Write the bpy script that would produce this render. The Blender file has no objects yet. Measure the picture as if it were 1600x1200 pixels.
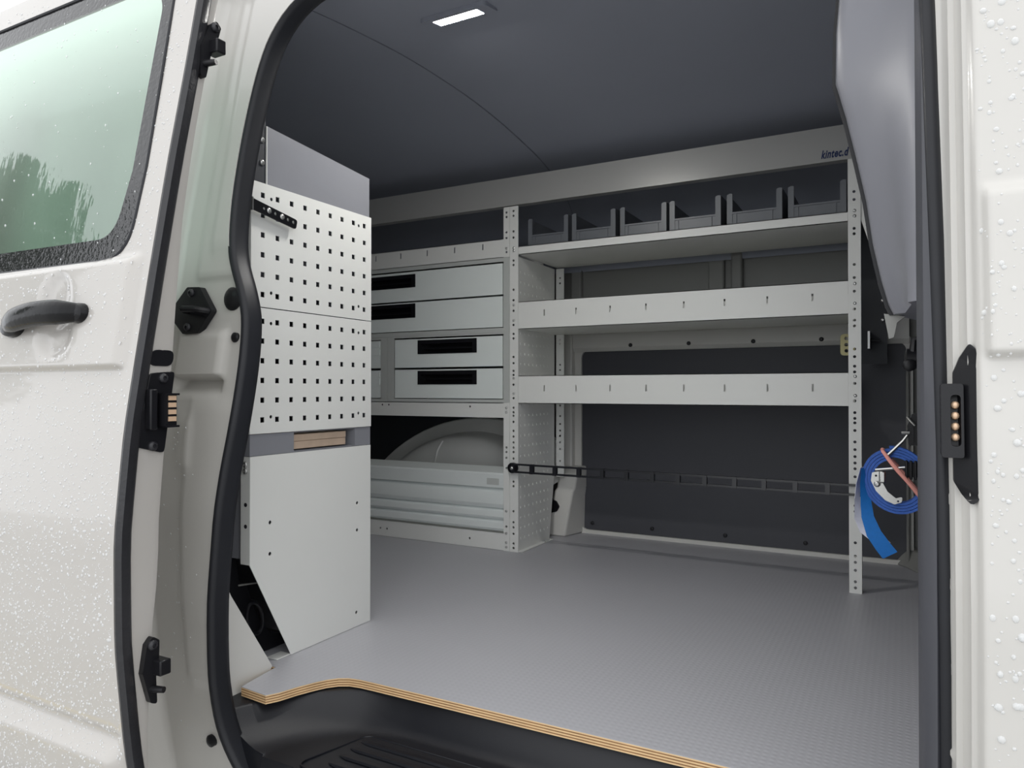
import bpy, bmesh, math, random
import numpy as np
from mathutils import Vector, Matrix
from mathutils.geometry import delaunay_2d_cdt

S = bpy.context.scene
C = S.collection
random.seed(7)

# ------------------------------------------------------------------ camera, sky, light, exposure
cam = bpy.data.cameras.new('camera')
cam.sensor_width = 36.0
cam.lens = 36.0 * 1128 / 1600
cam.clip_start = 0.02
cam_o = bpy.data.objects.new('camera', cam)
cam_o.location = (0, 0, 0.56)
cam_o.rotation_euler = (math.radians(90.457), 0, math.asin(0.4756))
C.objects.link(cam_o)
S.camera = cam_o

w = bpy.data.worlds.new('overcast_sky')
S.world = w
w.use_nodes = True
nt = w.node_tree
nt.nodes.clear()
out = nt.nodes.new('ShaderNodeOutputWorld')
bg = nt.nodes.new('ShaderNodeBackground')
tc = nt.nodes.new('ShaderNodeTexCoord')
sx = nt.nodes.new('ShaderNodeSeparateXYZ')
rp = nt.nodes.new('ShaderNodeValToRGB')
rp.color_ramp.elements[0].position = 0.0
rp.color_ramp.elements[0].color = (0.93, 0.96, 1.0, 1)
rp.color_ramp.elements[1].position = 1.0
rp.color_ramp.elements[1].color = (1.0, 1.0, 1.0, 1)
nt.links.new(tc.outputs['Generated'], sx.inputs[0])
nt.links.new(sx.outputs['Z'], rp.inputs[0])
nt.links.new(rp.outputs[0], bg.inputs['Color'])
nt.links.new(bg.outputs[0], out.inputs['Surface'])
bg.inputs['Strength'].default_value = 1.36

S.view_settings.view_transform = 'Standard'
S.view_settings.look = 'None'
S.view_settings.exposure = 0.38
S.view_settings.gamma = 1
S.view_settings.use_curve_mapping = False


# ------------------------------------------------------------------ materials
def lin(r, g, b):
    f = lambda c: c / 12.92 if c <= 0.04045 else ((c + 0.055) / 1.055) ** 2.4
    return (f(r / 255), f(g / 255), f(b / 255), 1)


def mat(name, col, rough=0.5, metal=0.0, noise=0.0, nscale=30, bump=0.0, bscale=400, spec=0.5, coat=0.0, sheen=0):
    m = bpy.data.materials.new(name)
    m.use_nodes = True
    t = m.node_tree
    b = t.nodes['Principled BSDF']
    b.inputs['Base Color'].default_value = col
    b.inputs['Roughness'].default_value = rough
    b.inputs['Metallic'].default_value = metal
    b.inputs['Specular IOR Level'].default_value = spec
    b.inputs['Coat Weight'].default_value = coat
    tcn = t.nodes.new('ShaderNodeTexCoord')
    if noise:
        n = t.nodes.new('ShaderNodeTexNoise')
        n.inputs['Scale'].default_value = nscale
        n.inputs['Detail'].default_value = 5
        t.links.new(tcn.outputs['Object'], n.inputs['Vector'])
        mx = t.nodes.new('ShaderNodeMixRGB')
        mx.inputs[1].default_value = tuple(c * (1 - noise) for c in col[:3]) + (1,)
        mx.inputs[2].default_value = tuple(min(1, c * (1 + noise)) for c in col[:3]) + (1,)
        t.links.new(n.outputs['Fac'], mx.inputs[0])
        t.links.new(mx.outputs[0], b.inputs['Base Color'])
    if bump:
        n = t.nodes.new('ShaderNodeTexNoise')
        n.inputs['Scale'].default_value = bscale
        n.inputs['Detail'].default_value = 2
        t.links.new(tcn.outputs['Object'], n.inputs['Vector'])
        bp = t.nodes.new('ShaderNodeBump')
        bp.inputs['Strength'].default_value = bump
        bp.inputs['Distance'].default_value = 0.001
        t.links.new(n.outputs['Fac'], bp.inputs['Height'])
        t.links.new(bp.outputs[0], b.inputs['Normal'])
    return m


M = {}
M['paint'] = mat('white_paint_darkened', (0.47, 0.448, 0.42, 1), 0.3, noise=0.02, nscale=6, coat=0.6)  # door white, darkened so it does not overexpose in the outdoor light
M['paint_lightened'] = mat('white_paint_lightened', (0.575, 0.56, 0.53, 1), 0.32, noise=0.02, nscale=6, coat=0.2)  # same white as the door, lightened to offset the shade on the pillar
M['handle'] = mat('wet_black_handle', (0.006, 0.006, 0.007, 1), 0.16, noise=0.2, nscale=60, bump=0.35, bscale=120, spec=0.22)
M['paint_in'] = mat('white_body_primer', (0.68, 0.67, 0.635, 1), 0.45, noise=0.03, nscale=10)
M['rubber'] = mat('black_rubber', (0.018, 0.019, 0.023, 1), 0.42, noise=0.15, nscale=25, spec=0.3)
M['wetrubber'] = mat('wet_black_rubber', (0.024, 0.024, 0.027, 1), 0.3, noise=0.2, nscale=60, bump=0.5, bscale=160)
M['blackplastic'] = mat('black_plastic', (0.010, 0.010, 0.012, 1), 0.3, noise=0.1, bump=0.1, bscale=700, spec=0.3)
M['step'] = mat('grained_step_plastic', (0.011, 0.012, 0.016, 1), 0.36, noise=0.12, nscale=12, bump=0.2, bscale=900, spec=0.35)
M['belt'] = mat('black_link_plastic', (0.016, 0.017, 0.021, 1), 0.3, noise=0.1, spec=0.6)
M['trim'] = mat('charcoal_trim', (0.22, 0.222, 0.248, 1), 0.40, noise=0.06, nscale=5, bump=0.05, bscale=900)
M['trim_flat'] = mat('charcoal_pillar_cover', (0.07, 0.072, 0.084, 1), 0.5, noise=0.06, nscale=8, bump=0.08, bscale=900)
M['powder'] = mat('light_grey_powder_coat', (0.80, 0.805, 0.775, 1), 0.42, noise=0.015, nscale=8, bump=0.05, bscale=1500)
M['powder_dark'] = mat('blue_grey_powder_coat', (0.25, 0.255, 0.28, 1), 0.36, noise=0.04, nscale=10, bump=0.05, bscale=1500)
M['header'] = mat('grey_header_panel', (0.44, 0.44, 0.425, 1), 0.3, 0.2, noise=0.03, nscale=6)
M['silver'] = mat('silver_drawer_front', (0.84, 0.89, 0.865, 1), 0.4, 0.0, noise=0.02, nscale=8)
M['silver_edge'] = mat('grey_casing', (0.58, 0.60, 0.575, 1), 0.42, 0.1, noise=0.02, nscale=8)
M['alu'] = mat('rolled_aluminium', (0.84, 0.885, 0.87, 1), 0.3, 0.1, noise=0.03, nscale=12)
M['headliner'] = mat('grey_headliner', (0.34, 0.36, 0.42, 1), 0.85, noise=0.05, nscale=3, bump=0.25, bscale=500)
M['board'] = mat('dark_hardboard', (0.066, 0.068, 0.08, 1), 0.55, noise=0.08, nscale=5, bump=0.1, bscale=700)
M['innerwall'] = mat('grey_inner_panel', (0.28, 0.28, 0.265, 1), 0.5, noise=0.05, nscale=6)
M['darkpanel'] = mat('dark_inner_lining', (0.03, 0.033, 0.04, 1), 0.6, noise=0.08, nscale=5)
M['arch'] = mat('grey_wheel_arch_paint', (0.80, 0.80, 0.77, 1), 0.3, noise=0.05, nscale=9)
M['bin'] = mat('grey_bin_plastic', (0.14, 0.15, 0.165, 1), 0.38, noise=0.08, nscale=20)
M['ply_light'] = mat('birch_veneer', (0.86, 0.60, 0.33, 1), 0.7, noise=0.2, nscale=35)
M['ply_dark'] = mat('dark_veneer', (0.34, 0.18, 0.08, 1), 0.75, noise=0.5, nscale=28)
M['ply_pale'] = mat('raw_birch_board', (0.58, 0.44, 0.33, 1), 0.7, noise=0.15, nscale=40)
M['screw'] = mat('zinc_screw', (0.55, 0.55, 0.54, 1), 0.3, 0.9, noise=0.05)
M['dark_screw'] = mat('dark_plug', (0.02, 0.02, 0.024, 1), 0.4, noise=0.1)
M['chrome'] = mat('bright_steel', (0.5, 0.5, 0.48, 1), 0.25, 1.0, noise=0.05)
M['zincyellow'] = mat('yellow_zinc', (0.42, 0.38, 0.20, 1), 0.4, 0.5, noise=0.1)
M['copper'] = mat('copper_contact', (0.80, 0.56, 0.38, 1), 0.32, 0.35, noise=0.08, nscale=80)
M['blue'] = mat('blue_webbing', (0.045, 0.13, 0.48, 1), 0.75, noise=0.3, nscale=180, bump=0.5, bscale=600)
M['bluetail'] = mat('bright_blue_webbing', (0.008, 0.17, 0.56, 1), 0.7, noise=0.12, nscale=120, bump=0.3, bscale=700)
M['label'] = mat('white_strap_label', (0.72, 0.72, 0.80, 1), 0.6, noise=0.12, nscale=150)
M['pink'] = mat('pink_rubber', (0.86, 0.36, 0.30, 1), 0.6, noise=0.1, nscale=60)
M['ink'] = mat('blue_print', (0.006, 0.022, 0.10, 1), 0.5, noise=0.02)
M['frit'] = mat('black_glass_border', (0.018, 0.018, 0.02, 1), 0.07, noise=0.1, nscale=30, bump=0.6, bscale=140)
M['ground'] = mat('wet_asphalt', (0.42, 0.42, 0.41, 1), 0.4, noise=0.3, nscale=4, bump=0.5, bscale=120)
M['bark'] = mat('bark', (0.09, 0.065, 0.045, 1), 0.9, noise=0.3, nscale=12)
M['leaf'] = mat('leaves', (0.05, 0.085, 0.025, 1), 0.6, noise=0.4, nscale=3)


def floor_mat():
    m = mat('grey_antislip_laminate', (0.47, 0.47, 0.50, 1), 0.42, noise=0.05, nscale=2.5)
    t = m.node_tree
    b = t.nodes['Principled BSDF']
    tcn = t.nodes.new('ShaderNodeTexCoord')
    hs = []
    for d in ('X', 'Y'):
        wv = t.nodes.new('ShaderNodeTexWave')
        wv.bands_direction = d
        wv.inputs['Scale'].default_value = 26.0
        wv.inputs['Distortion'].default_value = 0.0
        t.links.new(tcn.outputs['Object'], wv.inputs['Vector'])
        hs.append(wv)
    ml = t.nodes.new('ShaderNodeMath')
    ml.operation = 'MULTIPLY'
    t.links.new(hs[0].outputs['Fac'], ml.inputs[0])
    t.links.new(hs[1].outputs['Fac'], ml.inputs[1])
    bp = t.nodes.new('ShaderNodeBump')
    bp.inputs['Strength'].default_value = 0.28
    bp.inputs['Distance'].default_value = 0.0012
    t.links.new(ml.outputs[0], bp.inputs['Height'])
    t.links.new(bp.outputs[0], b.inputs['Normal'])
    return m


M['floor'] = floor_mat()


def glass_mat():
    m = bpy.data.materials.new('green_tinted_glass')
    m.use_nodes = True
    t = m.node_tree
    t.nodes.clear()
    o = t.nodes.new('ShaderNodeOutputMaterial')
    tr = t.nodes.new('ShaderNodeBsdfTransparent')
    tr.inputs['Color'].default_value = (0.76, 1.0, 0.87, 1)
    gl = t.nodes.new('ShaderNodeBsdfGlossy')
    gl.inputs['Roughness'].default_value = 0.03
    fr = t.nodes.new('ShaderNodeFresnel')
    fr.inputs['IOR'].default_value = 2.0
    n = t.nodes.new('ShaderNodeTexNoise')
    n.inputs['Scale'].default_value = 45
    tcn = t.nodes.new('ShaderNodeTexCoord')
    mp = t.nodes.new('ShaderNodeMapping')
    mp.inputs['Scale'].default_value = (1, 1, 0.35)
    bp = t.nodes.new('ShaderNodeBump')
    bp.inputs['Strength'].default_value = 0.12
    bp.inputs['Distance'].default_value = 0.002
    t.links.new(tcn.outputs['Object'], mp.inputs[0])
    t.links.new(mp.outputs[0], n.inputs['Vector'])
    t.links.new(n.outputs['Fac'], bp.inputs['Height'])
    t.links.new(bp.outputs[0], gl.inputs['Normal'])
    mx = t.nodes.new('ShaderNodeMixShader')
    t.links.new(fr.outputs[0], mx.inputs[0])
    t.links.new(tr.outputs[0], mx.inputs[1])
    t.links.new(gl.outputs[0], mx.inputs[2])
    t.links.new(mx.outputs[0], o.inputs[0])
    return m


M['glass'] = glass_mat()


def water_mat():
    m = bpy.data.materials.new('rain_water')
    m.use_nodes = True
    t = m.node_tree
    t.nodes.clear()
    o = t.nodes.new('ShaderNodeOutputMaterial')
    tr = t.nodes.new('ShaderNodeBsdfTransparent')
    tr.inputs['Color'].default_value = (1, 1, 1, 1)
    gl = t.nodes.new('ShaderNodeBsdfPrincipled')
    gl.inputs['Base Color'].default_value = (0.85, 0.86, 0.86, 1)
    gl.inputs['Roughness'].default_value = 0.04
    gl.inputs['IOR'].default_value = 1.5
    gl.inputs['Specular IOR Level'].default_value = 0.8
    mx = t.nodes.new('ShaderNodeMixShader')
    mx.inputs[0].default_value = 0.6
    t.links.new(tr.outputs[0], mx.inputs[1])
    t.links.new(gl.outputs[0], mx.inputs[2])
    t.links.new(mx.outputs[0], o.inputs[0])
    return m


M['water'] = water_mat()


def emit_mat():
    m = bpy.data.materials.new('lamp_light')
    m.use_nodes = True
    b = m.node_tree.nodes['Principled BSDF']
    b.inputs['Base Color'].default_value = (0.9, 0.9, 0.88, 1)
    b.inputs['Emission Color'].default_value = (1.0, 0.98, 0.94, 1)
    b.inputs['Emission Strength'].default_value = 250.0
    return m


M['lamp'] = emit_mat()

# ------------------------------------------------------------------ builders
WL = {}


class MB:
    def __init__(s):
        s.v = []
        s.f = []

    def add(s, vs, fs):
        o = len(s.v)
        s.v += [tuple(p) for p in vs]
        s.f += [tuple(i + o for i in f) for f in fs]

    def box(s, x0, x1, y0, y1, z0, z1):
        s.add([(x, y, z) for z in (z0, z1) for y in (y0, y1) for x in (x0, x1)],
              [(0, 2, 3, 1), (4, 5, 7, 6), (0, 1, 5, 4), (2, 6, 7, 3), (0, 4, 6, 2), (1, 3, 7, 5)])

    def prism(s, poly, fn, d0, d1):
        n = len(poly)
        s.add([fn(u, v, d0) for u, v in poly] + [fn(u, v, d1) for u, v in poly],
              [tuple(range(n)), tuple(range(2 * n - 1, n - 1, -1))] + [(i, (i + 1) % n, (i + 1) % n + n, i + n) for i in range(n)])

    def loft(s, rings, closed=True, caps=True):
        n = len(rings[0])
        vs = [p for r in rings for p in r]
        fs = []
        for k in range(len(rings) - 1):
            for i in range(n if closed else n - 1):
                j = (i + 1) % n
                fs.append((k * n + i, k * n + j, (k + 1) * n + j, (k + 1) * n + i))
        if caps and closed:
            fs.append(tuple(range(n - 1, -1, -1)))
            fs.append(tuple(range((len(rings) - 1) * n, len(rings) * n)))
        s.add(vs, fs)

    def tube(s, pts, r, n=8, closed=False, squash=1.0):
        pts = [Vector(p) for p in pts]
        rings = []
        up = None
        m = len(pts)
        for i, p in enumerate(pts):
            a = pts[(i - 1) % m] if closed or i > 0 else p
            b = pts[(i + 1) % m] if closed or i < m - 1 else p
            t = (b - a).normalized()
            if up is None:
                up = Vector((0, 1, 0)) if abs(t.y) < 0.9 else Vector((0, 0, 1))
            up = (up - t * up.dot(t)).normalized()
            sd = t.cross(up)
            rr = r[i] if isinstance(r, (list, tuple)) else r
            rings.append([p + up * (rr * squash * math.cos(2 * math.pi * k / n)) + sd * (rr * math.sin(2 * math.pi * k / n)) for k in range(n)])
        if closed:
            rings.append(rings[0])
        s.loft(rings, True, not closed)

    def disc(s, c, ax, r, h, n=12, dome=0.0):
        c = Vector(c)
        a = Vector(ax).normalized()
        u = a.orthogonal().normalized()
        v = a.cross(u)
        ring = lambda rr, hh: [c + a * hh + u * (rr * math.cos(2 * math.pi * k / n)) + v * (rr * math.sin(2 * math.pi * k / n)) for k in range(n)]
        rs = [ring(r, 0), ring(r, h)]
        if dome:
            rs.append(ring(r * 0.75, h + dome * 0.7))
            rs.append(ring(r * 0.35, h + dome))
        s.loft(rs)

    def plate(s, outline, holes, fn, th, extra=None):
        verts, edges = [], []

        def loop(p):
            o = len(verts)
            verts.extend(Vector(q) for q in p)
            edges.extend((o + i, o + (i + 1) % len(p)) for i in range(len(p)))
        loop(outline)
        for h in holes:
            loop(h)
        if extra is not None:
            verts.extend(Vector(q) for q in extra)
        r = delaunay_2d_cdt(verts, edges, [], 1, 1e-6)
        vs, fs = r[0], r[2]
        hb = [(min(p[0] for p in h), max(p[0] for p in h), min(p[1] for p in h), max(p[1] for p in h), h) for h in holes]
        keep = []
        for f in fs:
            cx = sum(vs[i].x for i in f) / len(f)
            cy = sum(vs[i].y for i in f) / len(f)
            bad = False
            for a, b, c, d, h in hb:
                if a <= cx <= b and c <= cy <= d and inpoly(cx, cy, h):
                    bad = True
                    break
            if not bad:
                keep.append(tuple(f))
        n = len(vs)
        V = [fn(q.x, q.y, 0) for q in vs]
        F = list(keep)
        if th:
            V += [fn(q.x, q.y, th) for q in vs]
            F += [tuple(i + n for i in reversed(f)) for f in keep]
            cnt = {}
            for f in keep:
                for i in range(len(f)):
                    a, b = f[i], f[(i + 1) % len(f)]
                    cnt[(a, b)] = cnt.get((a, b), 0) + 1
            for (a, b) in cnt:
                if (b, a) not in cnt:
                    F.append((b, a, a + n, b + n))
        s.add(V, F)

    def build(s, name, m, parent=None, smooth=True, bevel=0, seg=2, angle=38, recalc=True, mesh_only=False):
        base = WL.get(parent.name, Vector()) if parent else Vector()
        me = bpy.data.meshes.new(name)
        me.from_pydata([(p[0] - base[0], p[1] - base[1], p[2] - base[2]) for p in s.v], [], s.f)
        bm = bmesh.new()
        bm.from_mesh(me)
        bmesh.ops.remove_doubles(bm, verts=bm.verts, dist=1e-6)
        if recalc:
            bmesh.ops.recalc_face_normals(bm, faces=bm.faces)
        bm.to_mesh(me)
        bm.free()
        me.materials.append(m)
        if smooth:
            me.polygons.foreach_set('use_smooth', [True] * len(me.polygons))
            me.set_sharp_from_angle(angle=math.radians(angle))
        if mesh_only:
            return me
        o = bpy.data.objects.new(name, me)
        C.objects.link(o)
        if parent:
            o.parent = parent
        WL[o.name] = base.copy()
        if bevel:
            b = o.modifiers.new('bevel', 'BEVEL')
            b.width = bevel
            b.segments = seg
            b.limit_method = 'ANGLE'
            b.angle_limit = math.radians(40)
        return o


def inpoly(x, y, p):
    r = False
    n = len(p)
    for i in range(n):
        x1, y1 = p[i][0], p[i][1]
        x2, y2 = p[(i + 1) % n][0], p[(i + 1) % n][1]
        if (y1 > y) != (y2 > y) and x < (x2 - x1) * (y - y1) / (y2 - y1) + x1:
            r = not r
    return r


def thing(name, loc, label, cat, group=None):
    o = bpy.data.objects.new(name, None)
    o.empty_display_size = 0.05
    o.location = loc
    C.objects.link(o)
    WL[o.name] = Vector(loc)
    tag(o, label, cat, group)
    return o


def tag(o, label=None, cat=None, group=None, kind=None):
    if label:
        o['label'] = label
    if cat:
        o['category'] = cat
    if group:
        o['group'] = group
    if kind:
        o['kind'] = kind
    return o


def struct(o, label):
    return tag(o, label, 'van body', None, 'structure')


def inst(name, mesh, parent, pos, rot=None, scale=None):
    o = bpy.data.objects.new(name, mesh)
    base = WL[parent.name]
    o.location = (pos[0] - base[0], pos[1] - base[1], pos[2] - base[2])
    if rot:
        o.rotation_euler = rot
    if scale:
        o.scale = scale
    C.objects.link(o)
    o.parent = parent
    WL[o.name] = Vector(pos)
    return o


def rect(x0, x1, y0, y1):
    return [(x0, y0), (x1, y0), (x1, y1), (x0, y1)]


def circ(x, y, r, n=8):
    return [(x + r * math.cos(2 * math.pi * (k + 0.5) / n), y + r * math.sin(2 * math.pi * (k + 0.5) / n)) for k in range(n)]


def rpoly(pts, r, n=5):
    """polygon with rounded corners; r is one radius or one per corner"""
    res = []
    m = len(pts)
    for i in range(m):
        p = Vector(pts[i])
        a = Vector(pts[i - 1])
        b = Vector(pts[(i + 1) % m])
        rr = r[i] if isinstance(r, (list, tuple)) else r
        if rr <= 0:
            res.append((p.x, p.y))
            continue
        da, db = (a - p).normalized(), (b - p).normalized()
        ang = da.angle(db)
        d = min(rr / math.tan(ang / 2), 0.48 * (a - p).length, 0.48 * (b - p).length)
        p0, p2 = p + da * d, p + db * d
        for k in range(n + 1):
            t = k / n
            q = p0 * (1 - t) ** 2 + p * 2 * t * (1 - t) + p2 * t ** 2
            res.append((q.x, q.y))
    return res


def XZ(y):
    return lambda u, v, d: (u, y + d, v)      # plate facing -Y, thickness away


def YZ(x):
    return lambda u, v, d: (x - d, u, v)      # plate facing +X


def XY(z):
    return lambda u, v, d: (u, v, z - d)


# screw heads: domed button head with a socket, shared mesh, local +Z outward
def screw_mesh(name, r, m):
    b = MB()
    n = 10
    rg = lambda rr, h: [(rr * math.cos(2 * math.pi * k / n), rr * math.sin(2 * math.pi * k / n), h) for k in range(n)]
    b.loft([rg(r, 0), rg(r, r * 0.35), rg(r * 0.8, r * 0.6), rg(r * 0.42, r * 0.72), rg(r * 0.36, r * 0.35)])
    return b.build(name, m, mesh_only=True)


SCREW = screw_mesh('screw', 0.0062, M['screw'])
SCREW_S = screw_mesh('screw', 0.0045, M['screw'])
DSCREW = screw_mesh('screw', 0.0075, M['dark_screw'])
R_FRONT = (math.pi / 2, 0, 0)       # +Z -> -Y
R_X = (0, math.pi / 2, 0)           # +Z -> +X


# ------------------------------------------------------------------ body side profiles
_zz = np.linspace(-0.6, 1.6, 441)
_raw = np.interp(_zz, [-0.6, -0.4, -0.1, 0.05, 0.2, 0.35, 0.5, 0.6, 0.75, 0.9, 1.05, 1.2, 1.35, 1.48, 1.6],
                 [0.76, 0.715, 0.662, 0.637, 0.622, 0.620, 0.634, 0.650, 0.675, 0.701, 0.730, 0.757, 0.79, 0.84, 0.92])
_k = np.exp(-np.linspace(-2.5, 2.5, 25) ** 2)
_k /= _k.sum()
_D = np.convolve(np.pad(_raw, 12, mode='edge'), _k, 'valid')


def Dz(z):
    return float(np.interp(z, _zz, _D))


def Bz(z):
    return Dz(z) + 0.17


def ss(a, b, x):
    t = max(0.0, min(1.0, (x - a) / (b - a)))
    return t * t * (3 - 2 * t)


# ------------------------------------------------------------------ ground outside
g = MB()
g.box(-14, 14, -14, 14, -0.72, -0.62)
gnd = struct(g.build('ground', M['ground']), 'wet grey yard paving under the van')
g = MB()
g.box(-9, -1.4, 0.06, 0.17, -0.62, -0.618)
g.build('marking_line', mat('yellow_marking', (0.72, 0.52, 0.06, 1), 0.5, noise=0.1), gnd)

# ------------------------------------------------------------------ van shell: floor
PLY = [(-2.55, 1.06), (-1.115, 1.06), (-1.099, 0.959), (-1.03, 0.954), (-1.018, 0.975), (-1.006, 1.012), (-0.994, 1.040), (-0.982, 1.062),
       (-0.967, 1.079), (-0.949, 1.089), (-0.925, 1.093), (-0.895, 1.094), (0.048, 1.103), (0.048, 2.64), (-2.55, 2.64)]
fl = MB()
fl.prism(PLY, XY(0), 0, 0.0012)
floor = struct(fl.build('floor', M['floor'], smooth=False), 'grey anti-slip plywood load floor with open layered edge')
z = -0.0012
for i in range(7):
    t = 0.0023
    b = MB()
    off = 0.0004 if i % 2 else 0.0
    b.prism([(x, y + off) for x, y in PLY], XY(0), -z, -z + t)
    b.build('ply', M['ply_dark'] if i % 2 else M['ply_light'], floor, smooth=False)
    z -= t

# ------------------------------------------------------------------ ceiling
CE = [(1.036, 1.312), (1.05, 1.338), (1.11, 1.36), (1.3, 1.385), (1.5, 1.402), (1.75, 1.406), (1.95, 1.395), (2.08, 1.381), (2.25, 1.355), (2.40, 1.31),
      (2.50, 1.25), (2.57, 1.15), (2.61, 1.02)]


def smooth_poly(p, n=4):
    r = []
    for i in range(len(p) - 1):
        a, b, c, d = [Vector(p[min(max(j, 0), len(p) - 1)]) for j in (i - 1, i, i + 1, i + 2)]
        for k in range(n):
            t = k / n
            q = 0.5 * ((2 * b) + (c - a) * t + (2 * a - 5 * b + 4 * c - d) * t * t + (3 * b - a - 3 * c + d) * t ** 3)
            r.append(q)
    r.append(Vector(p[-1]))
    return r


cs = smooth_poly(CE)
ce = MB()
for x0, x1 in ((-2.55, -1.1025), (-1.0975, 0.08)):
    rings = []
    for q in cs:
        rings.append([(x0, q.x, q.y), (x1, q.x, q.y), (x1, q.x + 0.0, q.y + 0.03), (x0, q.x + 0.0, q.y + 0.03)])
    ce.loft(rings)
rings = [[(-1.104, q.x, q.y + 0.006), (-1.096, q.x, q.y + 0.006), (-1.096, q.x, q.y + 0.02), (-1.104, q.x, q.y + 0.02)] for q in cs]
ce.loft(rings)
ceiling = struct(ce.build('ceiling', M['headliner']), 'dark grey curved headliner with one cross seam')

lamp = thing('ceiling_lamp', (-0.862, 1.343, 1.385), 'slim lit white lamp strip set in the grey headliner', 'lamp')
b = MB()
b.plate(rpoly(rect(-0.945, -0.775, 1.312, 1.374), 0.012), [rect(-0.918, -0.804, 1.327, 1.360)], lambda u, v, d: (u, v, 1.382 + 0.2 * (v - 1.34) + d), 0.012)
b.build('lamp_frame', M['headliner'], lamp)
b = MB()
b.plate(rpoly(rect(-0.918, -0.804, 1.327, 1.360), 0.006), [], lambda u, v, d: (u, v, 1.3835 + 0.2 * (v - 1.34) + d), 0.006)
b.build('diffuser', M['lamp'], lamp, smooth=False)

# ------------------------------------------------------------------ far wall
fw = MB()
fw.box(-2.55, 0.08, 2.66, 2.70, -0.05, 1.42)
wall_far = struct(fw.build('wall_far', M['innerwall']), 'far inner side wall of the van behind the shelving')
b = MB()       # upper steel skin
b.box(-2.55, 0.05, 2.635, 2.66, 0.80, 1.05)
b.build('upper_panel', M['innerwall'], wall_far)
for x0, x1, y in ((-0.612, -0.556, 2.612), (-0.530, -0.492, 2.60), (-1.15, -1.105, 2.61), (-1.62, -1.57, 2.61)):
    b = MB()
    b.box(x0, x1, y, 2.64, 0.79, 1.22)
    b.build('rib', M['innerwall'], wall_far, bevel=0.006)
b = MB()       # waist rail
b.loft([[(x, 2.66, 0.80), (x, 2.615, 0.80), (x, 2.60, 0.775), (x, 2.60, 0.722), (x, 2.612, 0.708), (x, 2.66, 0.708)] for x in (-1.20, 0.02)])
rail = b.build('waist_rail', M['paint_in'], wall_far)
rail['label'] = 'pale grey waist rail with black plugs'
for x in (-1.16, -0.899, -0.679, -0.454, -0.236):
    inst('plug', DSCREW, rail, (x, 2.60, 0.728), R_FRONT)
b = MB()       # lower hardboard lining
OUT = rpoly(rect(-1.108, 0.012, 0.014, 0.712), 0.03)
b.prism(OUT, XZ(2.632), 0, 0.01)
hb = b.build('lining_board', M['board'], wall_far)
hb['label'] = 'dark hardboard lining'
for x in (-1.066, -0.826, -0.558, -0.291, -0.06):
    inst('rivet', DSCREW, hb, (x, 2.632, 0.04), R_FRONT)
b = MB()       # white lip around the board
b.plate(rpoly(rect(-1.146, 0.03, -0.03, 0.74), 0.035), [OUT], XZ(2.622), 0.03)
b.build('white_flange', M['paint_in'], wall_far)
b = MB()
b.box(-1.182, -1.135, 2.59, 2.66, 0.2, 0.79)
b.build('pillar_post', M['paint_in'], wall_far, bevel=0.005)
# foot of the pillar beside the shelving
b = MB()
b.loft([[(-1.23, 2.66, 0.0), (-1.21, 2.515, 0.0), (-1.133, 2.515, 0.0), (-1.093, 2.66, 0.0)],
        [(-1.20, 2.66, 0.17), (-1.18, 2.525, 0.17), (-1.105, 2.53, 0.17), (-1.09, 2.66, 0.17)],
        [(-1.19, 2.66, 0.182), (-1.172, 2.528, 0.182), (-1.098, 2.533, 0.182), (-1.09, 2.66, 0.182)],
        [(-1.185, 2.66, 0.235), (-1.165, 2.54, 0.235), (-1.095, 2.545, 0.235), (-1.09, 2.66, 0.235)],
        [(-1.185, 2.66, 0.262), (-1.165, 2.58, 0.262), (-1.095, 2.585, 0.262), (-1.09, 2.66, 0.262)]])
ft = b.build('pillar_foot', M['paint_in'], wall_far, bevel=0.008, seg=3)
b = MB()
b.prism(rpoly([(-1.205, 0.082), (-1.166, 0.094), (-1.156, 0.112), (-1.168, 0.132), (-1.200, 0.145)], 0.008), XZ(2.517), 0, 0.02)
b.build('rubber_plug', M['blackplastic'], ft)
# wheel arch
b = MB()
AX = -1.56
arc = lambda cx, cz, r, y, n=26, a0=None, a1=172: (lambda a0:  [(cx + r * math.cos(math.radians(a0 + (a1 - a0) * k / n)), y, cz + r * math.sin(math.radians(a0 + (a1 - a0) * k / n))) for k in range(n + 1)])(math.degrees(math.acos(min(0.99, (-1.172 - cx) / r))))
b.loft([arc(AX, -0.13, 0.52, 2.60), arc(AX, -0.13, 0.505, 2.475), arc(AX, -0.13, 0.49, 2.452), arc(AX, -0.13, 0.455, 2.437), arc(AX, -0.13, 0.32, 2.424), arc(AX, -0.13, 0.05, 2.42)], closed=False, caps=False)
wa = b.build('wheel_arch', M['arch'], wall_far)
wa['label'] = 'domed grey wheel arch'
b = MB()
b.loft([arc(-1.53, -0.33, 0.775, 2.585), arc(-1.53, -0.33, 0.77, 2.578), arc(-1.55, -0.23, 0.60, 2.578), arc(AX, -0.13, 0.50, 2.56)], closed=False, caps=False)
b.build('arch_flange', M['arch'], wa)
for a in (55, 100, 128):
    b = MB()
    pts = [(AX + rr * math.cos(math.radians(a + k * 3)), yy - 0.001, -0.13 + rr * math.sin(math.radians(a + k * 3))) for k, (rr, yy) in enumerate(((0.49, 2.452), (0.455, 2.437), (0.40, 2.431), (0.32, 2.424), (0.2, 2.422)))]
    b.tube(pts, 0.005, 6)
    b.build('pressed_bead', M['arch'], wa)
inst('plug', DSCREW, wa, (-1.372, 2.565, 0.335), R_FRONT)

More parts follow.
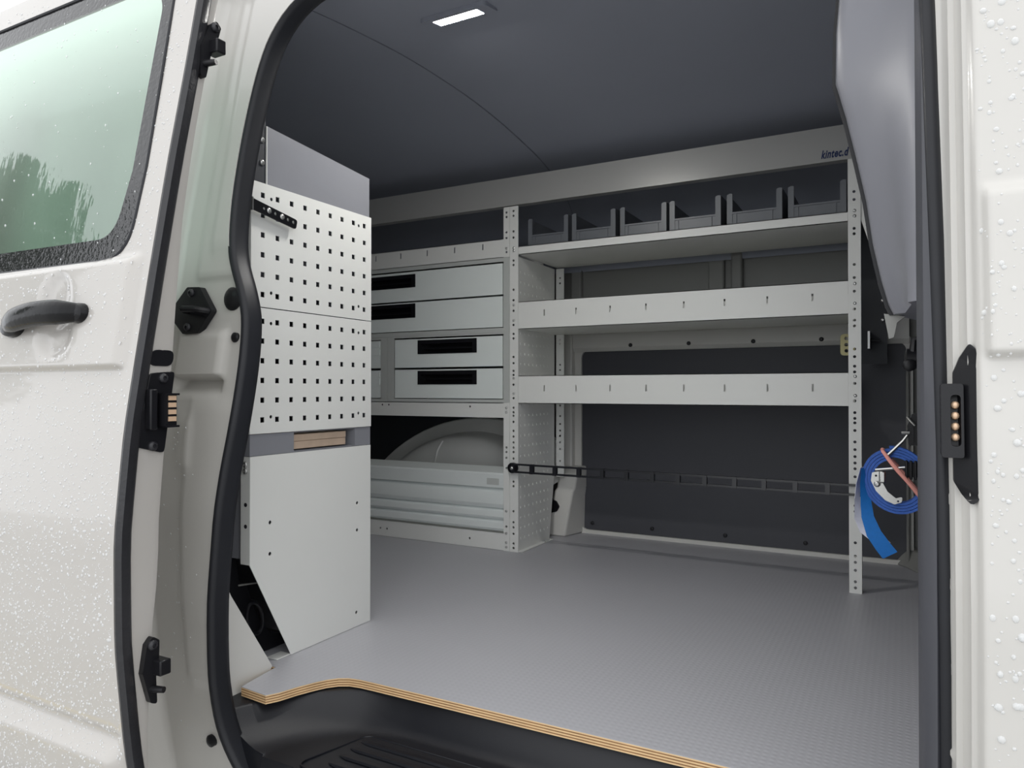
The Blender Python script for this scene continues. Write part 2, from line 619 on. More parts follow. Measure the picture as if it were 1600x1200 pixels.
# front bulkhead and rear closure
b = MB()
b.box(0.052, 0.075, 0.99, 2.70, -0.05, 1.42)
wall_front = struct(b.build('wall_front', M['darkpanel']), 'dark bulkhead lining at the front of the load space')
b = MB()
b.box(0.010, 0.020, 2.600, 2.66, 0.0, 0.66)
b.build('corner_post', M['innerwall'], wall_front, bevel=0.006)
b = MB()
b.loft([[(-0.05, 2.66, 0.0), (0.0, 2.60, 0.0), (0.05, 2.5, 0.0), (0.05, 2.66, 0.0)], [(0.0, 2.66, 0.05), (0.02, 2.62, 0.05), (0.05, 2.6, 0.05), (0.05, 2.66, 0.05)]])
b.build('corner_foot', M['innerwall'], wall_front, bevel=0.006)
b = MB()
b.box(-0.112, -0.040, 2.50, 2.506, 0.64, 1.16)
pl = b.build('side_plate', M['darkpanel'], wall_front)
for zz in (0.914, 0.835, 0.775):
    inst('screw', SCREW, pl, (-0.052, 2.50, zz), R_FRONT)
b = MB()
b.box(-2.60, -2.55, 0.9, 2.7, -0.05, 1.42)
struct(b.build('wall_rear', M['darkpanel']), 'dark rear end of the load space behind the shelving')

# ------------------------------------------------------------------ near body side with the door opening
SEAL = [(-0.998, -0.13), (-1.035, -0.085), (-1.056, -0.03), (-1.060, 0.04), (-1.055, 0.12), (-1.042, 0.23), (-1.030, 0.33), (-1.020, 0.42), (-1.008, 0.50),
        (-1.004, 0.58), (-1.006, 0.64), (-1.014, 0.69), (-1.033, 0.735), (-1.055, 0.775), (-1.070, 0.81), (-1.080, 0.86), (-1.086, 0.94), (-1.086, 1.03),
        (-1.080, 1.11), (-1.070, 1.175), (-1.052, 1.235), (-1.015, 1.285), (-0.955, 1.315), (-0.85, 1.328), (-0.5, 1.335), (-0.15, 1.330), (-0.05, 1.315),
        (-0.002, 1.27), (0.019, 1.20), (0.025, 1.05), (0.029, 0.85), (0.033, 0.65), (0.036, 0.45), (0.038, 0.2), (0.038, 0.0), (0.032, -0.06), (0.0, -0.115),
        (-0.06, -0.135), (-0.3, -0.14), (-0.7, -0.14), (-0.93, -0.14)]


def cr_closed(p, n=3):
    r = []
    m = len(p)
    for i in range(m):
        a, b, c, d = [Vector(p[(i + j) % m]) for j in (-1, 0, 1, 2)]
        for k in range(n):
            t = k / n
            q = 0.5 * ((2 * b) + (c - a) * t + (2 * a - 5 * b + 4 * c - d) * t * t + (3 * b - a - 3 * c + d) * t ** 3)
            r.append((q.x, q.y))
    return r


SP = cr_closed(SEAL)
REC = 0.058


def crease(z):
    """swage relief of the outer skin: raised belt between two creases, sill bulge below"""
    d = -0.011 * (ss(0.588, 0.598, z) - ss(0.748, 0.766, z))
    d += 0.006 * ss(0.078, 0.070, z) - 0.022 * ss(0.066, 0.030, z) * ss(-0.14, -0.02, z)
    return d


def body_off(x, z):
    left = ss(-1.245, -1.205, x) if x < -0.5 else 0
    if x < -0.5:
        r = REC * left
        # pressed details in the rebate
        r -= 0.010 * ss(-1.185, -1.170, x) * ss(-1.045, -1.062, x) * ss(0.583, 0.588, z) * ss(0.672, 0.662, z)
        r += 0.022 * ss(-1.19, -1.175, x) * ss(-1.05, -1.065, x) * ss(0.560, 0.566, z) * ss(0.584, 0.580, z)
        r -= 0.006 * ss(0.757, 0.772, z) * ss(-1.165, -1.150, x) * left
        r -= 0.005 * ss(-1.128, -1.118, x) * ss(0.80, 0.83, z)
        r -= 0.006 * ss(-1.130, -1.116, x) * ss(0.545, 0.535, z) * ss(0.02, 0.06, z)
        r -= 0.006 * ss(-1.165, -1.135, x) * ss(-1.10, -1.125, x) * ss(0.40, 0.44, z) * ss(0.53, 0.50, z)
        out = (1 - left) * crease(z)
    else:
        k = ss(0.066, 0.060, x)
        r = 0.016 * k + 0.022 * ss(0.056, 0.052, x) + 0.016 * ss(0.045, 0.041, x)
        out = (1 - ss(0.075, 0.068, x)) * crease(z)
    top = ss(1.33, 1.345, z)
    r = r * (1 - ss(1.38, 1.40, z)) if x < -0.5 else r
    if -1.2 < x < 0.06:
        r = max(r, REC * ss(1.40, 1.375, z) * top, REC * ss(-0.19, -0.16, z) if z < 0 and -1.06 < x < 0.03 else 0)
    return r + out


ex = []
FINE = list(np.arange(0.586, 0.602, 0.0025)) + list(np.arange(0.746, 0.770, 0.004)) + list(np.arange(0.028, 0.080, 0.004))
for z in sorted([q for q in np.arange(-0.42, 1.50, 0.012) if min(abs(q - f) for f in FINE) > 0.002] + FINE):
    for x in np.arange(-1.27, -1.0, 0.008):
        ex.append((x, z))
    for x in np.arange(0.034, 0.08, 0.0028):
        ex.append((x, z))
    for x in list(np.arange(-2.5, -1.28, 0.12)) + [0.09, 0.12, 0.2, 0.35, 0.6]:
        ex.append((x, z))
    if z > 1.3 or z < -0.13:
        for x in np.arange(-0.99, 0.03, 0.03):
            ex.append((x, z))
ex = [q for q in ex if not inpoly(q[0], q[1], SP)]
b = MB()
b.plate(rect(-2.6, 0.9, -0.45, 1.52), [SP], lambda u, v, d: (u, Bz(v) + body_off(u, v) + d, v), 0.004, ex)
wall_near = struct(b.build('wall_near', M['paint_lightened'], angle=60), 'white van body side around the open sliding doorway')
# inner return of the doorway (flange into the cabin)
b = MB()
rings = []
for d, in_ in ((0.0, 0.0), (0.018, 0.0)):
    rings.append([(x, Bz(z) + REC + d, z) for x, z in SP])
b.loft(rings, True, False)
b.build('door_flange', M['trim_flat'], wall_near)
# inner lining of the body side behind the rear of the opening
b = MB()
b.loft([[(x, Bz(q) + REC + 0.03, q) for x in (-2.55, -1.13)] + [(x, Bz(q) + REC + 0.036, q) for x in (-1.13, -2.55)] for q in np.linspace(0.0, 1.32, 20)])
b.build('inner_skin', M['darkpanel'], wall_near)
# roof skin
b = MB()
rf = smooth_poly([(Bz(1.50), 1.50), (1.02, 1.53), (1.3, 1.545), (1.75, 1.55), (2.3, 1.53), (2.6, 1.47), (2.72, 1.3)])
b.loft([[(-2.6, q.x, q.y), (0.9, q.x, q.y), (0.9, q.x, q.y + 0.004), (-2.6, q.x, q.y + 0.004)] for q in rf])
b.build('roof_skin', M['paint_lightened'], wall_near)

# door seal
Cc = [Vector((x, Bz(z) + 0.068, z)) for x, z in SP]
rings = []
m = len(Cc)
prof = [(-0.010, 0.000), (-0.008, -0.014), (-0.002, -0.020), (0.005, -0.018), (0.007, -0.008), (0.008, 0.002), (0.009, 0.010), (0.008, 0.018), (0.004, 0.020), (-0.008, 0.014)]
cxm = -0.5
for i in range(m):
    t = Vector((SP[(i + 1) % m][0] - SP[i - 1][0], 0, SP[(i + 1) % m][1] - SP[i - 1][1])).normalized()
    nrm = Vector((t.z, 0, -t.x))
    if nrm.dot(Vector((cxm - SP[i][0], 0, 0.6 - SP[i][1]))) < 0:
        nrm = -nrm
    rings.append([Cc[i] + nrm * a + Vector((0, d, 0)) for a, d in prof])
rings.append(rings[0])
b = MB()
b.loft(rings, True, False)
seal = b.build('door_seal', M['rubber'], wall_near, angle=70)
seal['label'] = 'black rubber doorway seal'

# rebate fittings
# pillar catch plate
st = thing('lock_striker', (-1.14, Bz(0.705) + REC, 0.705), 'black six-sided striker plate with loop on the white door pillar', 'striker')
yb = Bz(0.705) + 0.046
fnb = lambda u, v, d: (u, Bz(v) + 0.044 + d, v)
b = MB()
b.plate(rpoly([(-1.196, 0.715), (-1.165, 0.750), (-1.130, 0.748), (-1.088, 0.702), (-1.118, 0.662), (-1.158, 0.662), (-1.196, 0.692)], 0.006, 3), [], fnb, 0.012)
b.build('base_plate', M['blackplastic'], st, bevel=0.002)
b = MB()
b.tube([(-1.150, yb + 0.002, 0.704), (-1.146, yb - 0.018, 0.705), (-1.136, yb - 0.026, 0.705), (-1.112, yb - 0.024, 0.704), (-1.100, yb - 0.012, 0.702), (-1.097, yb + 0.004, 0.701)], 0.006, 8)
b.build('striker_loop', M['blackplastic'], st)
for zz, xx in ((0.738, -1.150), (0.674, -1.146)):
    inst('screw', DSCREW, st, (xx, Bz(zz) + 0.044, zz), R_FRONT)
b = MB()
b.disc((-1.050, Bz(0.72) + 0.075, 0.722), (0, -1, 0), 0.021, 0.022, 20, 0.006)
b.build('bump_stop', M['blackplastic'], wall_near)
b = MB()
b.disc((-1.032, Bz(0.655) + 0.066, 0.652), (0, -1, 0), 0.009, 0.012, 12, 0.003)
b.build('rubber_plug', M['blackplastic'], wall_near)
b = MB()
b.disc((-1.085, Bz(-0.055) + REC + 0.004, -0.065), (0, -1, 0), 0.011, 0.008, 12, 0.003)
b.build('drain_plug', M['blackplastic'], wall_near)

# front pillar contact housing
ct = thing('door_contact_socket', (0.05, Bz(0.53), 0.53), 'long black contact housing with four pins on the front white pillar', 'contact')
b = MB()
out_ = [(0.0575, 0.606), (0.050, 0.592), (0.0445, 0.577), (0.0440, 0.470), (0.050, 0.459), (0.058, 0.449), (0.0655, 0.459), (0.0665, 0.49), (0.0655, 0.58), (0.0625, 0.600)]
b.plate(rpoly(out_, 0.005, 3), [], lambda u, v, d: (u, Bz(v) + 0.006 + 0.5 * (0.066 - u) + d + (0.010 if u < 0.052 else 0), v), 0.02)
b.build('housing', M['blackplastic'], ct, bevel=0.002)
win = rpoly(rect(0.0415, 0.0500, 0.505, 0.555), 0.004)
b = MB()
b.plate(rpoly(rect(0.0335, 0.0525, 0.494, 0.566), 0.003), [win], lambda u, v, d: (u, Bz(v) + 0.014 + d, v), 0.03)
b.build('pin_bracket', M['blackplastic'], ct, bevel=0.001)
b = MB()
b.plate(win, [], lambda u, v, d: (u, Bz(v) + 0.024 + d, v), 0.01)
b.build('socket_back', M['blackplastic'], ct)
for zz in (0.545, 0.5345, 0.524, 0.5135):
    b = MB()
    b.disc((0.0455, Bz(zz) + 0.026, zz), (0, -1, 0), 0.0038, 0.006, 10, 0.002)
    b.build('contact_pin', M['copper'], ct)

# ------------------------------------------------------------------ trims at the front pillar
b = MB()
rings = []
for z in np.arange(-0.1, 1.30, 0.1):
    B = Bz(z)
    rings.append([(0.038, B + 0.062, z), (0.030, B + 0.052, z), (0.020, B + 0.060, z), (0.014, B + 0.085, z), (0.020, B + 0.105, z), (0.05, B + 0.12, z), (0.06, B + 0.09, z), (0.05, B + 0.062, z)])
b.loft(rings)
trim_1 = struct(b.build('trim_1', M['trim_flat']), 'charcoal pillar cover along the front edge of the doorway')

b = MB()
rings = []
TZ = [(1.34, -0.072), (1.24, -0.070), (1.15, -0.073), (1.06, -0.080), (0.99, -0.081), (0.94, -0.068), (0.88, -0.055), (0.82, -0.043), (0.76, -0.035), (0.71, -0.025), (0.675, -0.016), (0.662, -0.010)]
for z, xl in TZ:
    e = 1.0 if z > 0.67 else 0.9
    B = Bz(z)
    y0 = B + 0.105
    ylip = 1.10
    mid = (xl + 0.03) / 2
    rings.append([(0.030, y0, z), (0.018, y0 + 0.006, z), (0.006, y0 + 0.024 * e, z), (mid, y0 + 0.055 * e, z + 0.0), (xl + 0.014, ylip - 0.012, z), (xl + 0.003, ylip - 0.004, z), (xl, ylip + 0.008, z),
                  (xl + 0.006, ylip + 0.03, z), (0.02, ylip + 0.12, z), (0.05, ylip + 0.14, z), (0.05, y0, z)])
b.loft(rings)
trim_2 = struct(b.build('trim_2', M['trim'], angle=50), 'glossy charcoal pillar trim bulging into the load space at the top')
b = MB()
b.loft([[(xl - 0.005, 1.118, z), (xl + 0.004, 1.118, z), (xl + 0.004, 1.136, z), (xl - 0.005, 1.136, z)] for z, xl in TZ[1:]])
b.build('trim_edge', M['blackplastic'], trim_2)
b = MB()
b.prism([(-0.022, 0.665), (0.004, 0.660), (-0.006, 0.652), (-0.010, 0.632), (-0.016, 0.630)], XZ(1.12), 0, 0.008)
b.build('trim_clip', M['innerwall'], trim_2)

# ------------------------------------------------------------------ entry step
LIP = smooth_poly([(-1.090, 0.905), (-1.083, 0.918), (-1.042, 0.989), (-1.0, 1.04), (-0.949, 1.081), (-0.90, 1.108), (-0.84, 1.120), (-0.755, 1.122), (-0.5, 1.122), (0.03, 1.125)], 4)
BASE = smooth_poly([(-0.982, 0.905), (-0.977, 0.917), (-0.955, 0.955), (-0.932, 0.987), (-0.905, 1.018), (-0.87, 1.043), (-0.82, 1.058), (-0.755, 1.064), (-0.5, 1.066), (0.03, 1.07)], 4)
b = MB()
rings = [[(p.x - 0.05, p.y + 0.03, -0.0200) for p in LIP]]
for t, z in ((0, -0.0200), (0.03, -0.0206), (0.07, -0.0235), (0.13, -0.030), (0.28, -0.043), (0.46, -0.0555), (0.64, -0.0655), (0.82, -0.0725), (1.0, -0.0755)):
    rings.append([(p.x + (q.x - p.x) * t, p.y + (q.y - p.y) * t, z) for p, q in zip(LIP, BASE)])
rings.append([(q.x, 0.902, -0.0775) for q in BASE])
rings.append([(q.x, 0.897, -0.10) for q in BASE])
rings.append([(q.x, 0.897, -0.16) for q in BASE])
b.loft(rings, False, False)
cap = [r[0] for r in rings[1:]] + [(-1.12, 0.905, -0.16), (-1.12, 0.905, -0.020)]
b.add(cap, [tuple(range(len(cap)))])
step = tag(b.build('entry_step', M['step'], angle=60), 'black moulded entry step sunk below the plywood floor edge', 'step')
for k in range(4):
    y = 1.022 - 0.028 * k
    b = MB()
    b.loft([[(x, y - w_, -0.0752), (x, y - w_ * 0.6, -0.0752 + h_), (x, y + w_ * 0.6, -0.0752 + h_), (x, y + w_, -0.0752)] for x, w_, h_ in ((-0.862, 0.002, 0.0003), (-0.845, 0.007, 0.003), (-0.14, 0.007, 0.003), (-0.12, 0.002, 0.0003))])
    b.build('tread_rib', M['step'], step)
b = MB()
gr = rpoly([(-0.910, 0.906), (-0.866, 1.046), (-0.07, 1.046), (-0.07, 0.906)], 0.02)
b.tube([(x, y, -0.0752) for x, y in gr], 0.0016, 6, True)
b.build('tread_border', M['step'], step)

# white body corner beside the floor
b = MB()
b.prism([(0.90, -0.03), (1.030, -0.029), (1.053, 0.004), (0.951, 0.170), (0.944, 0.185), (0.90, 0.30)], YZ(-1.118), 0, 0.02)
b.build('corner_gusset', M['paint_in'], wall_near)

# black lining behind the near cabinet
b = MB()
b.loft([[(x, 0.97, 0.42), (x, 1.02, 0.30), (x, 1.04, 0.165), (x, 1.06, 0.155), (x, 1.08, 0.10), (x, 1.12, 0.04), (x, 1.22, 0.002), (x, 0.96, 0.002)] for x in (-2.0, -1.20)])
lin_ = b.build('arch_lining', M['blackplastic'], wall_near)
b = MB()
b.tube([(-1.195, 1.035, 0.160), (-1.195, 1.12, 0.150)], 0.002, 6)
b.build('lining_edge', M['innerwall'], lin_)
b = MB()
pts = []
for k in range(24):
    a = 2 * math.pi * k / 24
    pts.append((-1.178 + 0.006 * math.sin(a), 1.062 + 0.020 * math.cos(a) - 0.012 * math.sin(a), 0.088 + 0.036 * math.sin(a)))
b.tube(pts, 0.004, 8, True)
tag(b.build('cable_loop', M['blackplastic']), 'black cable loop behind the slanted foot of the perforated cabinet', 'cable')

# ------------------------------------------------------------------ near cabinet with perforated panels
CX = -1.137
cab = thing('tool_cabinet', (-1.3, 1.2, 0.0), 'tall light grey cabinet with square-perforated tool panels beside the doorway', 'cabinet')
b = MB()
b.box(-1.95, -1.150, 1.372, 1.378, 0.0, 0.98)
b.box(-1.95, -1.150, 1.018, 1.024, 0.22, 0.98)
b.box(-1.95, -1.945, 1.018, 1.378, 0.22, 1.07)
b.box(-1.95, -1.150, 1.018, 1.378, 0.425, 0.430)
b.box(-1.95, -1.160, 1.018, 1.378, 0.725, 0.728)
b.box(-1.60, -1.30, 1.018, 1.378, 0.80, 0.803)
b.build('casing', M['powder_dark'], cab)


def perf(z0, z1, zs, y0):
    holes = []
    for zz in zs:
        for k in range(9):
            y = 1.043 + k * 0.03913
            holes.append(rect(y - 0.0052, y + 0.0052, zz - 0.0054, zz + 0.0054))
    for zz in (zs[0] - 0.003, zs[-1] + 0.0055):
        for y in (1.0655, 1.336):
            holes.append(circ(y, zz, 0.0038))
    b = MB()
    b.plate(rect(y0, 1.382, z0, z1), holes, YZ(CX), 0.0018)
    b.box(CX - 0.05, CX - 0.0018, y0, y0 + 0.0018, z0, z1)
    return b.build('perforated_panel', M['powder'], cab, smooth=False)


p1 = perf(0.7275, 0.9785, [0.9535 - 0.0402 * i for i in range(6)], 1.013)
p2 = perf(0.4715, 0.7255, [0.6985 - 0.0399 * i for i in range(6)], 1.011)
for zz in (0.875, 0.80, 0.775):
    inst('screw', SCREW, p1, (CX - 0.022, 1.013, zz), R_FRONT)
b = MB()
b.plate([(1.058, 0.962), (1.379, 0.962), (1.379, 1.074), (1.058, 1.099)], [], YZ(CX - 0.004), 0.002)
tp = b.build('top_plate', M['powder_dark'], cab, smooth=False)
tp['label'] = 'plain blue-grey upper plate'
b = MB()
b.box(CX - 0.045, CX - 0.004, 1.056, 1.058, 0.962, 1.099)
b.build('bright_edge', M['powder'], tp)
b = MB()
b.box(CX - 0.009, CX - 0.007, 1.0, 1.056, 0.96, 1.12)
tf = b.build('mounting_flange', M['darkpanel'], cab)
for zz in (1.068, 1.022):
    inst('screw', SCREW, tf, (CX - 0.007, 1.046, zz), R_X)
# dark slotted bar
b = MB()
bar_holes = [circ(1.034, 0.9235, 0.0035), circ(1.0465, 0.9215, 0.0062, 10), circ(1.064, 0.919, 0.0040), circ(1.0815, 0.9165, 0.0062, 10), circ(1.098, 0.914, 0.0040), circ(1.113, 0.9115, 0.0040)]
b.plate(rpoly([(1.004, 0.916), (1.120, 0.898), (1.124, 0.918), (1.004, 0.938)], [0.001, 0.006, 0.006, 0.001]), bar_holes, YZ(CX + 0.014), 0.003)
sb = b.build('slotted_bar', M['blackplastic'], cab)
sb['label'] = 'short black bar with a row of holes'
b = MB()
b.box(CX, CX + 0.016, 1.002, 1.005, 0.914, 0.940)
b.build('bar_end', M['screw'], sb)
for y, zz in ((1.0465, 0.9215), (1.0815, 0.9165)):
    inst('screw', SCREW, sb, (CX + 0.012, y, zz), R_X)
for y, zz in ((1.034, 0.9235), (1.064, 0.919), (1.098, 0.914), (1.113, 0.9115)):
    inst('screw', SCREW_S, sb, (CX + 0.010, y, zz), R_X)
# recess band
b = MB()
b.plate(rect(1.013, 1.381, 0.4275, 0.4705), [rect(1.131, 1.326, 0.4290, 0.4690)], YZ(CX - 0.002), 0.003)
b.box(CX - 0.06, CX - 0.005, 1.013, 1.016, 0.4275, 0.4705)
b.box(CX - 0.06, CX - 0.005, 1.326, 1.329, 0.4275, 0.4705)
rb = b.build('recess_band', M['powder_dark'], cab, smooth=False)
rb['label'] = 'blue-grey band with an open slot'
# lower panel
b = MB()
hl = [circ(y, zz, 0.0042) for y, zz in ((1.064, 0.289), (1.064, 0.225), (1.332, 0.292), (1.332, 0.228), (1.330, 0.034))]
b.plate([(1.012, 0.4265), (1.012, 0.212), (1.123, 0.001), (1.380, 0.001), (1.380, 0.4265)], hl, YZ(CX), 0.002)
b.box(CX - 0.026, CX - 0.002, 1.012, 1.014, 0.212, 0.4265)
b.box(CX - 0.030, CX - 0.002, 1.085, 1.123, 0.001, 0.003)
lp = b.build('lower_panel', M['powder'], cab, smooth=False)
for zz in (0.411, 0.398):
    inst('screw', SCREW, lp, (CX - 0.013, 1.012, zz), R_FRONT)
for zz in (0.331, 0.288):
    b = MB()
    b.disc((CX - 0.012, 1.0125, zz), (0, -1, 0), 0.0042, 0.001, 10)
    b.build('bolt_hole', M['dark_screw'], lp)
b = MB()
b.box(-1.180, CX - 0.028, 1.006, 1.008, 0.372, 0.4265)
b.build('side_tab', M['powder'], cab)

b = MB()
b.box(-1.34, -1.147, 1.120, 1.302, 0.4325, 0.4490)
bd = tag(b.build('plywood_offcut', M['ply_pale'], bevel=0.001), 'pale plywood offcut lying in the open slot of the perforated cabinet', 'board')
b = MB()
b.box(-1.34, -1.146, 1.120, 1.302, 0.4495, 0.4640)
b.build('upper_layer', M['ply_pale'], bd, bevel=0.001)

# ------------------------------------------------------------------ shelving rack along the far wall
FY = 2.2
rack = thing('shelving_rack', (-0.65, 2.35, 0.0), 'light grey shelving rack with drilled uprights and slotted shelf fronts', 'shelving')
zr = lambda v: 0.56 - (v - 609) * 0.0017555
zl = lambda v: 0.56 - (v - 609) * 0.0022222
zm = lambda v: 0.56 - (v - 609) * 0.00223


def upright(x0, x1, y, z0, z1, hx, hz, ret=0.03, side=1):
    b = MB()
    b.plate(rect(x0, x1, z0, z1), [circ(hx, q, 0.0042) for q in hz], XZ(y), 0.002)
    xr = x1 if side > 0 else x0
    b.box(min(xr, xr - side * 0.002), max(xr, xr - side * 0.002), y + 0.002, y + ret, z0, z1)
    return b.build('upright', M['powder'], rack, smooth=False)


RH = [297, 309.6, 355, 363.6, 412, 432.6, 454, 482, 499.6, 508.6, 545, 557, 572, 581, 599, 626.6, 645, 654, 661, 673, 691, 703, 714, 724, 733, 745.6, 791, 800, 849, 870, 879.5, 892, 910, 919.5]
u1 = upright(-0.131, -0.099, FY, 0.0, 1.20, -0.1155, [zr(v) for v in RH])
for v in (327, 335.6, 442, 473, 588, 618):
    inst('screw', SCREW_S, u1, (-0.1145, FY, zr(v)), R_FRONT)
LH = [330, 337.6, 362, 371.6, 407.6, 414.4, 453, 469.4, 486, 508, 522, 529, 558, 567.6, 579.6, 586, 601, 622, 637, 644, 649.5, 659, 673, 682, 691, 699, 706, 716, 752, 759, 798, 815, 823, 833, 848, 855]
u2 = upright(-1.1985, -1.165, FY, 0.0, 1.196, -1.1835, [zl(v) for v in LH], side=-1)
for v in (388, 392.5, 477, 501, 591, 615):
    inst('screw', SCREW_S, u2, (-1.1825, FY, zl(v)), R_FRONT)
u3 = upright(-1.2230, -1.1995, FY, 0.0, 0.515, -1.2115, [zm(v) for v in (699, 706, 715, 731, 822)])
for v in (637.5, 644, 798, 832.6, 847, 854):
    inst('screw', SCREW_S, u3, (-1.2115, FY, zm(v)), R_FRONT)
u4 = upright(-1.2230, -1.1995, FY, 1.022, 1.196, -1.2115, [zm(v) for v in (332, 339, 363, 372, 394)])
inst('screw', SCREW_S, u4, (-1.2115, FY, zm(388)), R_FRONT)
# perforated side panel and rear upright
b = MB()
for i in range(8):
    for j in range(27):
        y, zz = 2.222 + 0.031 * i, 0.045 + 0.0355 * j
        if y < 2.440 + 0.05 * min(1, zz / 0.24):
            b.loft([[(-1.1665 + h, y + r * math.cos(math.pi * k / 3), zz + r * 1.3 * math.sin(math.pi * k / 3)) for k in range(6)] for r, h in ((0.0042, -0.0005), (0.0030, 0.0009), (0.001, 0.0012))])
b.plate([(2.203, 0.003), (2.452, 0.003), (2.458, 0.03), (2.495, 0.24), (2.50, 1.02), (2.203, 1.02)], [], YZ(-1.1665), 0.0015)
b.box(-1.1665, -1.150, 2.205, 2.448, 0.0005, 0.003)
sp = b.build('side_panel', M['powder'], rack, smooth=False)
for y in (2.39, 2.425, 2.44):
    inst('screw', SCREW_S, sp, (-1.158, y, 0.003))
b = MB()
b.plate(rect(-1.160, -1.128, 0.23, 1.02), [circ(-1.144, q, 0.004) for q in (0.27, 0.29, 0.335, 0.36, 0.385, 0.405, 0.43, 0.46, 0.50, 0.52, 0.53, 0.635, 0.655, 0.735, 0.75, 0.985, 0.965)], XZ(2.50), 0.002)
b.build('upright', M['powder'], rack, smooth=False)


def tray(name, x0, x1, z0, z1, slots, zs, yb=2.52, th=0.0018, hs=0.0105):
    b = MB()
    b.plate(rect(x0, x1, z0, z1), [rect(s - 0.0026, s + 0.0026, zs - hs, zs + hs) for s in slots], XZ(FY + 0.001), th)
    b.box(x0, x1, FY + 0.001, yb, z0, z0 + 0.002)
    b.box(x0, x1, yb - 0.002, yb, z0, z1)
    b.box(x0, x1, FY + 0.001, FY + 0.010, z1 - 0.002, z1)
    return b.build(name, M['powder'], rack, smooth=False)


SLOT = [-1.066, -0.949, -0.83, -0.71, -0.59, -0.467, -0.345, -0.223]
tray('shelf', -1.1645, -0.1315, 1.0265, 1.0545, [], 0)
tray('shelf', -1.1645, -0.1315, 0.7690, 0.8635, SLOT, 0.8215)
tray('shelf', -1.1645, -0.1315, 0.5130, 0.6085, SLOT, 0.5655)
tray('shelf', -2.30, -1.2235, 1.0220, 1.0870, [-2.148, -2.028, -1.908, -1.788, -1.669, -1.548, -1.427, -1.308], 1.066)
# header panel
b = MB()
b.plate(rpoly([(-2.30, 1.1995), (-0.0955, 1.1995), (-0.0955, 1.299), (-2.30, 1.299)], [0, 0.012, 0, 0]), [], lambda u, v, d: (u, FY - 0.002 + (v - 1.2) * 0.05 + d, v), 0.002)
b.box(-2.30, -0.11, FY, FY + 0.03, 1.1995, 1.2015)
hd = b.build('header_panel', M['header'], rack, smooth=False)
hd['label'] = 'darker grey header panel printed kintec.d'
cu = bpy.data.curves.new('lettering', 'FONT')
cu.body = 'kintec.d'
cu.size = 0.032
cu.shear = 0.28
cu.offset = 0.0009
cu.space_character = 1.12
cu.extrude = 0.0004
to = bpy.data.objects.new('tmp', cu)
C.objects.link(to)
bpy.context.view_layer.update()
me = bpy.data.meshes.new_from_object(to.evaluated_get(bpy.context.evaluated_depsgraph_get()))
bpy.data.objects.remove(to)
me.materials.clear()
me.materials.append(M['ink'])
xs = [v.co.x for v in me.vertices]
wd = max(xs) - min(xs)
sc = 0.071 / wd
for v in me.vertices:
    v.co.x *= sc
inst('lettering', me, hd, (-0.199, FY - 0.0024, 1.2105), (math.pi / 2 - 0.05, 0, 0))
# corner bracket
b = MB()
b.prism([(-0.099, 1.115), (-0.084, 1.062), (-0.080, 1.03), (-0.048, 0.89), (-0.072, 0.940), (-0.090, 1.00), (-0.099, 1.03)], XZ(FY + 0.004), 0, 0.003)
gs = b.build('corner_bracket', M['powder'], rack, smooth=False)
for x, zz in ((-0.083, 1.012), (-0.078, 0.995)):
    inst('screw', SCREW_S, gs, (x, FY + 0.004, zz), R_FRONT)
# lower frame of the wheel arch bay
b = MB()
b.plate(rect(-2.30, -1.2005, 0.4620, 0.5150), [circ(x, 0.503 if x < -1.5 else 0.500, 0.004) for x in (-1.758, -1.727, -1.362)], XZ(FY + 0.003), 0.002)
b.box(-2.30, -1.2235, FY + 0.003, 2.46, 0.5125, 0.5145)
b.build('cross_rail', M['powder'], rack, smooth=False)
b = MB()
b.plate(rect(-2.30, -1.2235, 0.001, 0.0620), [circ(x, 0.030, 0.004) for x in (-1.764, -1.733, -1.362)], XZ(FY + 0.001), 0.002)
b.box(-2.30, -1.2235, FY + 0.001, FY + 0.25, 0.060, 0.062)
b.build('bottom_rail', M['powder'], rack, smooth=False)
b = MB()
b.box(-2.305, -2.300, FY, 2.46, 0.0, 1.19)
b.build('end_panel', M['powder'], rack, smooth=False)
b = MB()
b.box(-2.30, -1.25, 2.602, 2.606, 0.0, 0.78)
b.build('back_panel', M['darkpanel'], rack)

# drop front of the wheel arch bay
fp = thing('drop_front', (-1.76, 2.22, 0.065), 'ribbed aluminium drop front across the wheel arch bay', 'panel')
b = MB()
pf = [(2.222, 0.064), (2.206, 0.066), (2.201, 0.075), (2.206, 0.095), (2.216, 0.104), (2.206, 0.1065), (2.201, 0.115), (2.206, 0.134), (2.217, 0.1435), (2.206, 0.146), (2.200, 0.160), (2.203, 0.185), (2.212, 0.205), (2.222, 0.2155),
      (2.224, 0.218), (2.24, 0.218), (2.24, 0.064)]
pfs = []
b.loft([[(x, y, zz) for y, zz in pf] for x in (-2.29, -1.2240)])
b.build('ribbed_sheet', M['alu'], fp, angle=30)
b = MB()
b.loft([[(x, y, zz) for y, zz in ((2.212, 0.216), (2.203, 0.217), (2.203, 0.262), (2.207, 0.268), (2.26, 0.285), (2.262, 0.280), (2.24, 0.216))] for x in (-2.29, -1.2240)])
tr_ = b.build('top_rail', M['alu'], fp, angle=25)
b = MB()
b.prism(rpoly(rect(-1.292, -1.243, 0.226, 0.249), 0.002, 2), XZ(2.2025), 0, 0.002)
b.build('embossed_plate', M['silver_edge'], tr_)


